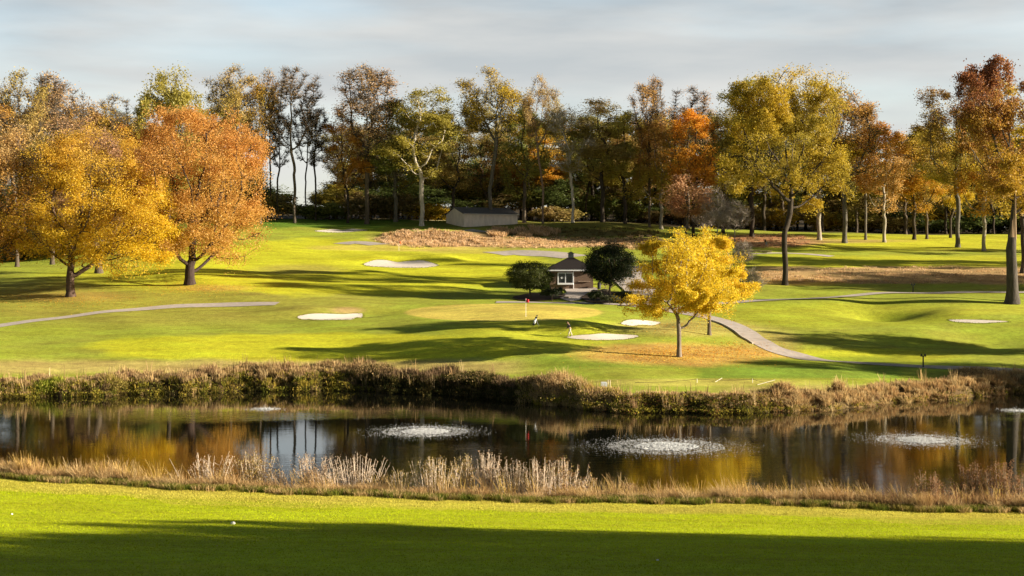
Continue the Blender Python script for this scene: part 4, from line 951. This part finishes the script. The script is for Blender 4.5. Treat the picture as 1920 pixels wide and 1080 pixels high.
# ------------------------------------------------------------------ buildings
def kiosk():
    BRICK, nt, out = new_mat('brown_brick')
    p = N(nt, 'BsdfPrincipled'); nt.links.new(p.outputs[0], out.inputs[0]); p.inputs['Roughness'].default_value = .9
    tc = N(nt, 'TexCoord'); mp = N(nt, 'Mapping'); mp.inputs['Rotation'].default_value = (PI/2, 0, 0); nt.links.new(tc.outputs['Object'], mp.inputs[0])
    b = N(nt, 'TexBrick'); nt.links.new(mp.outputs[0], b.inputs['Vector']); b.inputs['Scale'].default_value = 4.5
    b.inputs['Color1'].default_value = (.16, .095, .06, 1); b.inputs['Color2'].default_value = (.10, .06, .04, 1); b.inputs['Mortar'].default_value = (.2, .17, .14, 1); b.inputs['Mortar Size'].default_value = .012
    nt.links.new(b.outputs[0], p.inputs['Base Color'])
    ROOF = simple('kiosk_shingle', (.014, .010, .010), .85, .35, 8, .5, stretch=(1, 1, 6)); FAS = simple('white_trim', (.72, .74, .78), .6, .06, 2)
    GL = simple('dark_glass', (.03, .035, .04), .08, .1, 1, spec=.6); DK = simple('dark_metal', (.03, .032, .036), .5, .2, 4); CUP = simple('cupola_grey_wood', (.16, .19, .19), .7, .2, 5)
    c = on(1072, 226); z0 = float(ZW(c[0], 226.5)); hw = 3.42; D = 6.4
    e = empty('kiosk', (c[0], 226, z0)); tag(e, 'low brown brick kiosk with dark hipped roof, white eaves and small cupola', 'kiosk')
    w = MB(); H = 2.85; wx0, wx1, wz0, wz1 = -2.15, .15, .98, 2.5
    # front wall around the window opening, then the other walls
    w.box(-hw, wx0, 0, .25, -.6, H); w.box(wx1, hw, 0, .25, -.6, H); w.box(wx0, wx1, 0, .25, -.6, wz0); w.box(wx0, wx1, 0, .25, wz1, H)
    w.box(-hw, -hw+.25, .25, D, -.6, H); w.box(hw-.25, hw, .25, D, -.6, H); w.box(-hw+.25, hw-.25, D-.25, D, -.6, H)
    w.build('wall', BRICK, e)
    f = MB().box(-hw-.55, hw+.55, -.55, D+.55, H, H+.30).build('fascia', FAS, e, bevel=.02)
    rf = MB(); a = hw+.62; b0, b1 = -.62, D+.62; zt = H+2.15; mx, my = .42, D/2
    rf.add([(-a,b0,H+.302),(a,b0,H+.302),(a,b1,H+.302),(-a,b1,H+.302),(-mx,my-mx,zt),(mx,my-mx,zt),(mx,my+mx,zt),(-mx,my+mx,zt)], [(0,1,5,4),(1,2,6,5),(2,3,7,6),(3,0,4,7),(4,5,6,7),(3,2,1,0)])
    r = rf.build('roof', ROOF, e)
    cu = MB().box(-.42, .42, my-.42, my+.42, zt-.12, zt+.62)
    for k in range(5): cu.box(-.46, .46, my-.46, my+.46, zt+.1+k*.1, zt+.13+k*.1)
    o = cu.build('cupola', CUP, r)
    cap = MB(); cap.box(-.58, .58, my-.58, my+.58, zt+.622, zt+.70); cap.add([(-.5,my-.5,zt+.702),(.5,my-.5,zt+.702),(.5,my+.5,zt+.702),(-.5,my+.5,zt+.702),(0,my,zt+.95)], [(0,1,4),(1,2,4),(2,3,4),(3,0,4),(3,2,1,0)])
    cap.build('cupola_roof', DK, r)
    MB().tube((0, my, zt+.9), (0, my, zt+1.9), .03, .015).tube((-.3, my, zt+1.35), (.3, my, zt+1.42), .018).build('finial', DK, r)
    fr = MB().box(wx0-.09, wx1+.09, -.06, .1, wz1-.01, wz1+.10).box(wx0-.09, wx0+.07, -.055, .1, wz0-.02, wz1-.012).box(wx1-.07, wx1+.09, -.055, .1, wz0-.02, wz1-.012).box(-1.06, -.94, -.05, .1, wz0, wz1-.012)
    win = fr.build('window', FAS, e)
    MB().box(wx0+.07, -1.06, .06, .09, wz0, wz1-.012).box(-.94, wx1-.07, .06, .09, wz0, wz1-.012).build('pane', GL, win)
    MB().box(wx0-.12, wx1+.12, -.26, .0, wz0-.30, wz0-.022).build('sill', FAS, win, bevel=.02)
    MB().tube((-1.55, .055, 1.78), (-1.55, .03, 1.78), .19, n=20).build('round_notice', FAS, win)
    MB().tube((.28, -.07, .02), (.28, -.07, H-.002), .045).build('downpipe', FAS, e)
    MB().box(1.0, 2.9, -.22, -.002, 1.16, 1.25).build('ledge', simple('ledge_wood', (.42, .32, .24), .7), e, bevel=.01)
    # posts, bin and trellis at the right of the kiosk
    WD = simple('weathered_wood', (.30, .22, .15), .9, .3, 4)
    p2 = np.array([c[0]+hw+.9, 225.4, 0]); p2[2] = ZW(p2[0], p2[1]); t = empty('litter_bin', p2); tag(t, 'dark round litter bin at the right corner of the brick kiosk', 'litter bin')
    mb = MB(); mb.tube((0,0,0), (0,0,.9), .28, .31, 14); mb.build('bin_body', DK, t); mb = MB(); mb.tube((0,0,.902), (0,0,1.02), .34, .18, 14); mb.build('bin_lid', DK, t)
    p3 = np.array([c[0]+hw+1.9, 226.4, 0]); p3[2] = ZW(p3[0], p3[1]); t = empty('trellis_gate', p3); tag(t, 'small wooden post-and-rail screen between the kiosk and its dark tree', 'fence')
    for x in (-.9, 0.05, 1.0): MB().box(x-.06, x+.06, -.06, .06, -.3, 2.1).build('post', WD, t)
    for z in (.5, 1.1, 1.6): MB().box(-.839, -.011, -.03, .03, z, z+.09).box(.111, .939, -.03, .03, z, z+.09).build('rail', WD, t)
    ST = simple('bed_boulder', (.34, .27, .19), .95, .3, 2, .6)
    for k, (px, py, s, lb) in enumerate(((1118,551,.75,'brown boulder at the upper left of the kiosk planting bed'), (1133,548,.6,'second brown boulder, right of the first in the planting bed'), (1131,566,.5,'pale flat stone at the front tip of the planting bed'), (1062,560,.35,'small stone on the edge of the paved apron'))):
        p = at(px, py); mb = MB().ball((0, 0, s*.25), s, 10, 7, (1.3, .9, .62), k, .16); o = mb.build('boulder', ST, smooth=True); o.location = p; tag(o, lb, 'boulder')
    MULCH = simple('bark_mulch', (.07, .045, .03), .95, .4, 5, .6)
    o, _ = blob_sheet('planting_bed', [(1090,560),(1105,553),(1130,549),(1160,549),(1180,555),(1184,561),(1165,566),(1135,570),(1105,568)], MULCH, off=.19); tag(o, kind='structure')
    o, _ = blob_sheet('planting_bed', [(962,558),(990,552),(1020,551),(1050,551),(1060,556),(1040,563),(1000,565),(970,563)], MULCH, off=.15); tag(o, kind='structure')
kiosk()

def shed():
    SID = simple('shed_siding', (.72, .64, .55), .85, .18, 1.5, .2, stretch=(1, 1, .3)); SH = simple('shed_roofing', (.10, .105, .115), .8, .25, 2, .3); TR = simple('shed_trim', (.55, .5, .44), .7, .1)
    p = on(870, 334); th = math.radians(28); L, W, H, R = 14.2, 9.8, 3.1, 1.55
    z = min(float(ZW(p[0], 334)), float(ZW(p[0]+12, 340)))
    e = empty('storage_shed', (p[0], 334, z), th); tag(e, 'long grey-tan storage shed with low pitched roof at the edge of the wood', 'storage shed')
    w = MB(); w.add([(0,0,-1),(L,0,-1),(L,W,-1),(0,W,-1),(0,0,H),(L,0,H),(L,W,H),(0,W,H),(0,W/2,H+R),(L,W/2,H+R)], [(0,1,5,4),(1,2,6,9,5),(2,3,7,6),(3,0,4,8,7),(4,5,9,8),(6,7,8,9)])
    for k in range(1, 24): w.box(k*.6-.02, k*.6+.02, -.03, -.001, -.2, H-.16)
    w.build('wall', SID, e)
    rf = MB(); o = .35; t = .14; sl = R/(W/2); ze = H-sl*.45+.02
    rf.add([(-o,-.45,ze),(L+o,-.45,ze),(L+o,W/2,H+R+.02),(-o,W/2,H+R+.02),(-o,-.45,ze+t),(L+o,-.45,ze+t),(L+o,W/2,H+R+.02+t),(-o,W/2,H+R+.02+t)], [(0,3,2,1),(4,5,6,7),(0,1,5,4),(1,2,6,5),(3,0,4,7)])
    rf.add([(-o,W+.45,ze),(L+o,W+.45,ze),(L+o,W/2,H+R+.02),(-o,W/2,H+R+.02),(-o,W+.45,ze+t),(L+o,W+.45,ze+t),(L+o,W/2,H+R+.02+t),(-o,W/2,H+R+.02+t)], [(0,1,2,3),(7,6,5,4),(1,0,4,5),(2,1,5,6),(0,3,7,4)])
    r = rf.build('roof', SH, e)
    MB().box(-o, L+o, -.49, -.452, ze-.05, ze+t+.02).build('eaves_trim', TR, r); MB().box(-.06, .06, -.06, -.035, -.5, H-.2).box(L-.06, L+.06, -.06, -.035, -.5, H-.2).build('corner_trim', TR, e)
shed()

# ------------------------------------------------------------------ flags, markers
WH = simple('white_paint', (.8, .8, .78), .5, .05); REDC = simple('red_cloth', (.55, .03, .04), .8, .15, 4); ORC = simple('orange_cloth', (.7, .16, .05), .8, .15, 4)
DKP = simple('dark_green_paint', (.018, .028, .022), .5, .2, 4)
def flag(px, py, H, mat, label, dmin=150):
    p = at(px, py, dmin); e = empty('golf_flag', p); tag(e, label, 'golf flag')
    MB().tube((0,0,-.1), (0,0,H), .028, .02, 8).build('pole', WH, e)
    V = []; n = 9
    for i in range(n):
        t = i/(n-1)
        for k in range(4): V.append((-.02-.42*t if 0 else .02+.42*t*.9, .06*math.sin(t*6+k*.4), H-.03-.15*k*(1-.1*t)-.10*t))
    Q = [(i*4+k, (i+1)*4+k, (i+1)*4+k+1, i*4+k+1) for i in range(n-1) for k in range(3)]
    o = link('flag', mesh_np('flag', V, [Q], smooth=True), mat, e); s = o.modifiers.new('thick', 'SOLIDIFY'); s.thickness = .008
flag(986, 594, 2.35, REDC, 'red flag on a white pole on the near putting green')
flag(748, 470, 1.9, ORC, 'small orange-red flag on the far green above the wide bunker', 240)
def washer(px, py, H, label, dmin=126):
    p = at(px, py, dmin); e = empty('ball_washer_post', p); tag(e, label, 'ball washer')
    MB().tube((0,0,-.2), (0,0,H*.80), .085, .075, 10).build('post', DKP, e)
    MB().box(-.30, .30, -.10, .10, H*.80, H*.80+.10).tube((-.2,0,H*.8+.102), (-.2,0,H), .10, .09, 10).tube((.2,0,H*.8+.102), (.2,0,H), .10, .09, 10).build('washer_head', DKP, e)
washer(1731, 689, 1.5, 'dark post with twin-capped head beside the path, nearer and lower of the two')
washer(1712, 548, 1.35, 'small dark post on the shaded upper path at right, farther of the two')
def tee_things():
    WP = simple('stake_white', (.75, .72, .6), .6, .1); RP = simple('rope_dark', (.05, .05, .03), .9)
    P = [at(px, 718.5) for px in (1190, 1307, 1411, 1450)]
    o = P[0]; e = empty('rope_fence', o); tag(e, 'low rope strung between short white stakes along the tee edge', 'rope fence')
    for q in P[1:3]: MB().tube(q-o+np.array([0,0,-.1]), q-o+np.array([0,0,.42]), .035, .03, 8).build('stake', WP, e)
    for a, b in zip(P[:-1], P[1:]):
        mb = MB(); n = 6
        for k in range(n):
            f = lambda t: (a+(b-a)*t)-o+np.array([0, 0, .38-.12*math.sin(PI*t)-(.34 if a is P[0] else 0)*(1-t)-(.34 if b is P[-1] else 0)*t])
            mb.tube(f(k/n), f((k+1)/n), .018, n=5)
        mb.build('rope', RP, e)
    for px, py, dx, lb in ((1349, 716, .45, 'small leaning pale stick lying between the two rope stakes'), (1440, 722, 1.1, 'longer leaning pale stick at the right end of the rope')):
        q = at(px, py); mb = MB().tube((-dx, -.2, .02), (dx*.7, .3, .30+dx*.15), .03, .025, 6); ob = mb.build('stick', WP); ob.location = q; tag(ob, lb, 'stick')
    q = at(1133, 731, 120); e = empty('outlet_box', q); tag(e, 'small white box on pale posts at the tip of the promontory', 'utility box')
    MB().box(-.35, .25, -.25, .25, .25, .75).build('box', simple('box_white', (.62, .66, .72), .5, .08), e, bevel=.03)
    for x, y in ((.33, -.5), (.52, -.75)): MB().tube((x, y, -1.1), (x, y, 1.0), .045, .04, 8).build('post', simple('pale_post', (.6, .5, .38), .8, .2, 5), e)
tee_things()
for px, py, s, lb in ((437, 983, .11, 'pale crumpled leaf lying on the sunlit near lawn'), (22, 966, .06, 'tiny white speck of a golf ball on the near lawn at left'), (1233, 1052, .05, 'tiny pale speck on the shaded near lawn')):
    p = at(px, py, 40); o = MB().ball((0, 0, s*.4), s, 8, 6, (1, .8, .7), 3, .1 if s > .1 else 0).build('golf_ball' if s < .1 else 'crumpled_leaf', WH, smooth=True); o.location = p; tag(o, lb, 'golf ball' if s < .1 else 'leaf')

# snag: broken pale stub on the right-edge oak
def snag():
    p = on(1893, 203.6); m, _, _ = None, 0, 0
    e = empty('broken_tree', (p[0], p[1]-1.0, p[2]-.2)); tag(e, 'snapped grey trunk with a splintered pale top in front of the right-edge oak', 'tree')
    prof = [(0,0,1.25),(.05,.6,.98),(.02,2,.82),(-.05,5,.74),(-.1,8,.70),(.0,9.5,.62),(.1,11,.42),(.22,12.2,.30),(.3,13.4,.2),(.42,15.,.03)]
    V = []; n = 12; q = random.Random(4)
    for (x, z, rr) in prof:
        for i in range(n): k = rr*(1+q.uniform(-.12, .12)); V.append((x+k*math.cos(i*2*PI/n), k*math.sin(i*2*PI/n), z))
    Q = [(j*n+i, j*n+(i+1) % n, (j+1)*n+(i+1) % n, (j+1)*n+i) for j in range(len(prof)-1) for i in range(n)]
    a = [f for f in Q if f[0] < 5*n]; b = [f for f in Q if f[0] >= 5*n]
    o = link('trunk', mesh_np('snag_trunk', V, [a], smooth=True), BARK, e); o['bark'] = [.08, .07, .06]
    sp = MB(); q = random.Random(8)
    for k in range(9):
        a = k*2*PI/9; rr = .42*q.uniform(.5, 1); h = (7.2, 3.1, 2.0, 1.2, .8, 1.6, 2.6, 4.2, 6.0)[k]
        sp.tube((rr*math.cos(a)+.05, rr*math.sin(a), 9.2), (.05+rr*.8*math.cos(a)+.03*h, rr*.8*math.sin(a), 9.4+h), .26, .03, 7)
    o = link('splintered_top', bpy.data.meshes.new('snag_top')); o.data.from_pydata(sp.v, [], sp.f); o.data.materials.append(simple('splintered_wood', (.26, .18, .11), .9, .3, 2, .6, stretch=(3, 3, .4))); o.parent = e; o['label'] = 'tan splintered wood'; return
    o = link('splintered_top', mesh_np('snag_top', V, [b]), simple('splintered_wood', (.17, .115, .07), .9, .3, 2, .6, stretch=(3, 3, .4)), e); o['label'] = 'pale tan splintered wood'
snag()

# ------------------------------------------------------------------ people
def skinned(name, joints, edges, mat, parent, sub=2, root=0):
    me = bpy.data.meshes.new(name); me.from_pydata([j[:3] for j in joints], edges, []); o = link(name, me, None)
    sk = o.modifiers.new('skin', 'SKIN')
    for i, j in enumerate(joints):
        v = me.skin_vertices[0].data[i]; v.radius = (j[3], j[4] if len(j) > 4 else j[3]); v.use_root = (i == root)
    s = o.modifiers.new('sub', 'SUBSURF'); s.levels = sub; s.render_levels = sub
    dg = bpy.context.evaluated_depsgraph_get(); m2 = bpy.data.meshes.new_from_object(o.evaluated_get(dg))
    bpy.data.objects.remove(o); m2.polygons.foreach_set('use_smooth', [True]*len(m2.polygons)); m2.materials.clear()
    return link(name, m2, mat, parent)
SKIN = simple('skin_tone', (.50, .30, .21), .6, .1); BLK = simple('black_fabric', (.015, .015, .018), .9, .3, 6); KHA = simple('light_trousers', (.62, .58, .47), .9, .1, 5)
GRY = simple('grey_trousers', (.30, .34, .36), .9, .1, 5); HAIR = simple('cap_brown', (.10, .06, .04), .8); SHOE = simple('shoe_white', (.6, .6, .58), .6); STL = simple('club_steel', (.6, .6, .62), .3, .05, metallic=.8)
def person(loc, rz, label, trou, top=BLK, stride=.30, bend=.35, sc=1., hands=(-.02, .42, .86)):
    """faces +Y in local space before rotation; hips .93, bent forward by `bend`"""
    e = empty('person', loc, rz); e.scale = (sc,)*3; tag(e, label, 'person')
    s, c = math.sin(bend), math.cos(bend)
    def T(x, y, z): return (x, y*c+z*s, .93+z*c-y*s)        # torso frame, pivot at the hips
    sh = T(0, 0, .48); nk = T(0, .02, .55); ch = T(0, .02, .30); wa = T(0, 0, .12); hd0 = T(0, .04, .63); hd1 = T(0, .07, .74); hd2 = T(0, .07, .83)
    hx, hy, hz = hands
    J = [(0, 0, .93, .135, .105), (*wa, .13, .10), (*ch, .15, .11), (*sh, .12, .09), (*nk, .055), (*hd0, .07, .08), (*hd1, .082, .098), (*hd2, .06, .07)]
    E = [(i, i+1) for i in range(7)]
    for sd in (-1, 1):
        fy = stride*.5*sd; b = len(J)
        J += [(.10*sd, 0, .86, .085), (.105*sd, fy*.5+.04, .50, .058), (.10*sd, fy-.02, .10, .04), (.10*sd, fy+.10, .05, .04, .035)]; E += [(0, b), (b, b+1), (b+1, b+2), (b+2, b+3)]
        b = len(J); a0 = T(.19*sd, .0, .45); el = ((a0[0]*.9+hx*.1)+.06*sd, (a0[1]+hy)*.5-.04, (a0[2]+hz)*.5-.02); wr = (hx+.035*sd, hy, hz+.04)
        J += [(*a0, .058), (*el, .042), (*wr, .028), (hx+.02*sd, hy+.05, hz-.03, .034, .02)]; E += [(3, b), (b, b+1), (b+1, b+2), (b+2, b+3)]
        p = b+3
        for k in range(4):
            q = len(J); ox = (k-1.5)*.019; L = (.034, .04, .037, .028)[k]
            J += [(hx+.02*sd+ox, hy+.085, hz-.055, .0095), (hx+.02*sd+ox*.9-.012*sd, hy+.08+L*.3, hz-.055-L, .0085), (hx+ox*.8-.02*sd, hy+.06, hz-.07-L, .0075)]; E += [(p, q), (q, q+1), (q+1, q+2)]
        q = len(J); J += [(hx-.022*sd, hy+.045, hz-.045, .011), (hx-.035*sd, hy+.06, hz-.075, .009)]; E += [(b+2, q), (q, q+1)]
    skinned('body', J, E, SKIN, e)
    # face
    f = MB(); f.ball(T(0, .175, .735), .018, 6, 5, (1, 1.3, 1.4)); f.build('nose', SKIN, e, True)
    for sd in (-1, 1):
        MB().ball(T(.032*sd, .158, .76), .011, 6, 5).build('eye', BLK, e, True); MB().ball(T(.086*sd, .06, .735), .022, 6, 5, (.5, 1, 1.3)).build('ear', SKIN, e, True)
    MB().ball(T(0, .158, .69), .022, 6, 5, (1.2, .4, .3)).build('mouth', REDC, e, True)
    # clothing
    TJ = [(0, 0, .97, .155, .125), (*wa, .16, .125), (*ch, .175, .135), (*sh, .175, .145), (*T(0, .01, .545), .10)]; TE = [(0,1),(1,2),(2,3),(3,4)]
    for sd in (-1, 1):
        a0 = T(.19*sd, .0, .45); el = ((a0[0]*.9+hx*.1)+.06*sd, (a0[1]+hy)*.5-.04, (a0[2]+hz)*.5-.02); wr = (hx+.04*sd, hy-.03, hz+.07); b = len(TJ)
        TJ += [(*a0, .085), (*el, .058), (*wr, .042)]; TE += [(3, b), (b, b+1), (b+1, b+2)]
    skinned('jacket', TJ, TE, top, e)
    PJ = [(0, 0, .96, .15, .12)]; PE = []
    for sd in (-1, 1):
        fy = stride*.5*sd; b = len(PJ); PJ += [(.10*sd, 0, .84, .105), (.105*sd, fy*.5+.04, .50, .078), (.10*sd, fy-.02, .12, .062)]; PE += [(0, b), (b, b+1), (b+1, b+2)]
    skinned('trousers', PJ, PE, trou, e)
    for sd in (-1, 1):
        fy = stride*.5*sd; MB().ball((.10*sd, fy+.06, .05), .06, 8, 6, (.8, 2.1, .85)).build('shoe', SHOE, e, True)
    cp = MB(); cp.ball(T(0, .06, .80), .115, 12, 8, (.9, 1.05, .75)); b0 = T(0, .19, .79); cp.ball(b0, .07, 10, 5, (1.1, 1.2, .16)); cp.build('cap', HAIR, e, True)
    return e
g = at(1069, 630.5); person(g, math.radians(62), 'golfer in a black jacket and pale trousers bending beside the sand bunker', KHA, stride=.55, bend=.42)
# club held by the golfer: tag as a thing of its own
ce = empty('golf_club', g, math.radians(62)); tag(ce, 'golf club held low in front of the golfer in black', 'golf club')
MB().tube((0, .44, .86), (.05, 1.25, .30), .013, .008, 6).build('shaft', STL, ce); MB().ball((.05, 1.28, .29), .05, 8, 5, (.8, 1.2, .7)).build('club_head', STL, ce, True)
MB().tube((-.0, .38, .90), (0, .46, .845), .018, .016, 8).build('grip', BLK, ce)
g2 = at(1437, 462.5); person(g2, math.radians(100), 'distant walker in black with grey trousers bending over on the upper slope', GRY, stride=.35, bend=.62, hands=(0, .45, .75))
def bag():
    p = at(1000, 611); e = empty('golf_bag', p); tag(e, 'black and white golf bag leaning on its stand near the green', 'golf bag'); GW = simple('bag_white', (.62, .64, .68), .6, .08)
    d = np.array([.34, .1, .93]); d /= np.linalg.norm(d)
    MB().tube((0,0,.02), d*.28, .15, .14, 14).tube(d*.95, d*1.10, .15, .155, 14).build('bag_body', BLK, e); MB().tube(d*.281, d*.949, .142, .142, 14).build('side_panel', GW, e); MB().ball(d*.5+np.array([0,-.15,0]), .13, 8, 6, (.8, .5, 1.5)).build('pocket', GW, e, True)
    for y in (-.25, .35): MB().tube(d*.9, (.62, y, .0), .015, n=6).build('stand_leg', GW, e)
    q = random.Random(2)
    for k in range(6):
        a = d*1.05+np.array([q.uniform(-.08, .08), q.uniform(-.08, .08), 0]); b = a+d*q.uniform(.16, .32); mb = MB().tube(a, b, .01, n=5); mb.ball(b, .05, 7, 5, (1.2, .7, .8)); mb.build('golf_club_head', BLK if k % 2 else STL, e, True)
bag()

# ------------------------------------------------------------------ light, sky, camera
def sky():
    w = bpy.data.worlds.new('World'); SC.world = w; w.use_nodes = True; nt = w.node_tree; nt.nodes.clear()
    out = nt.nodes.new('ShaderNodeOutputWorld'); bg = nt.nodes.new('ShaderNodeBackground'); bg.inputs[1].default_value = .1
    s = nt.nodes.new('ShaderNodeTexSky'); s.sky_type = 'NISHITA'; s.sun_disc = False; s.sun_elevation = SUN_EL; s.sun_rotation = PI/2+SUN_AZ; s.air_density = 1.0; s.dust_density = 1.5
    tc = N(nt, 'TexCoord'); mp = N(nt, 'Mapping'); mp.inputs['Scale'].default_value = (1.6, 1.6, 9.); nt.links.new(tc.outputs['Generated'], mp.inputs[0])
    n1 = N(nt, 'TexNoise'); n1.inputs['Scale'].default_value = 1.5; n1.inputs['Detail'].default_value = 6; n1.inputs['Roughness'].default_value = .5; n1.inputs['Distortion'].default_value = .35; nt.links.new(mp.outputs[0], n1.inputs['Vector'])
    n2 = N(nt, 'TexNoise'); n2.inputs['Scale'].default_value = 3.4; n2.inputs['Detail'].default_value = 5; nt.links.new(mp.outputs[0], n2.inputs['Vector'])
    sp = N(nt, 'SeparateXYZ'); nt.links.new(tc.outputs['Generated'], sp.inputs[0])
    cloud = mixc(nt, maprange(nt, n2.outputs['Fac'], .35, .65, 0, 1), (1.65, 1.80, 1.90), (2.45, 2.45, 2.38))
    warm = mixc(nt, maprange(nt, sp.outputs['Z'], 0.0, .17, 0, 1), (2.75, 2.72, 2.62), cloud)
    cov = maprange(nt, n1.outputs['Fac'], .40, .58, .58, .96)
    c = mixc(nt, cov, s.outputs[0], warm)
    vm = N(nt, 'VectorMath'); vm.operation = 'SCALE'; c = mixc(nt, maprange(nt, sp.outputs['Z'], .2, .42, 0, 1), c, (1.5, 2.3, 3.0)); nt.links.new(c, vm.inputs[0]); nt.links.new(maprange(nt, sp.outputs['Z'], .19, .38, 1, .13), vm.inputs['Scale']); c = vm.outputs[0]
    nt.links.new(c, bg.inputs[0]); nt.links.new(bg.outputs[0], out.inputs[0])
sky()
L = bpy.data.lights.new('sun', 'SUN'); L.energy = 5.0; L.angle = math.radians(.55); L.color = (1.0, .86, .66)
lo = bpy.data.objects.new('sun', L); COL.objects.link(lo); lo.location = (200, -20, 80)
from mathutils import Vector
lo.rotation_euler = Vector(SUNV).to_track_quat('Z', 'Y').to_euler()
cam = bpy.data.cameras.new('camera'); cam.lens = 50.0*F/(1920*50/36); cam.sensor_width = 36; cam.clip_start = .5; cam.clip_end = 6000
cam.shift_y = (YH-540)/1920
co = bpy.data.objects.new('camera', cam); COL.objects.link(co); co.location = (0, 0, HC); co.rotation_euler = (PI/2, 0, 0); SC.camera = co
SC.view_settings.view_transform = 'Standard'; SC.view_settings.look = 'None'; SC.view_settings.exposure = 1.55; SC.view_settings.gamma = 1
SC.render.engine = 'CYCLES'
cy = SC.cycles; cy.max_bounces = 6; cy.diffuse_bounces = 3; cy.glossy_bounces = 3; cy.transmission_bounces = 3; cy.transparent_max_bounces = 4
cy.use_denoising = True; cy.caustics_reflective = False; cy.caustics_refractive = False; cy.sample_clamp_indirect = 6
def lawn_blades():
    r = np.random.default_rng(77); n = 170000
    d = 44+36*r.uniform(0, 1, n)**.85; X = r.uniform(-.385, .385, n)*d; u = 960+X/d*F
    k = d < shore_near(u)-4.0; d = d[k]; X = X[k]; n = len(d)
    Z = ZW(X, d); base = np.column_stack([X, d, Z-.01]); h = r.uniform(.025, .06, n)*(1+.5*(d > 74))
    pat = smooth_noise(np.column_stack([X*.5, d, 0*d]), 3, .5)
    col = np.array((.38,.46,.008))*(1+.18*pat)[:, None]*r.uniform(.6, 1.3, n)[:, None]; dry = (d > shore_near(u[k])-10+pat*2)
    col[dry] = np.array((.50,.44,.08))*r.uniform(.6, 1.25, dry.sum())[:, None]
    a = r.uniform(0, 2*PI, n); side = np.stack([np.cos(a), np.sin(a), 0*a], 1)*r.uniform(.012, .028, n)[:, None]
    ln = np.column_stack([r.normal(size=(n, 2))*.015, h])
    V = np.stack([base-side, base+side, base+ln], 1).reshape(-1, 3)
    tag(link('lawn_grass', mesh_np('lawn_grass', V, [np.arange(3*n).reshape(-1, 3)], colors=np.repeat(col, 3, 0)), BLADE), 'short mown grass of the near lawn', 'grass', kind='stuff')
lawn_blades()
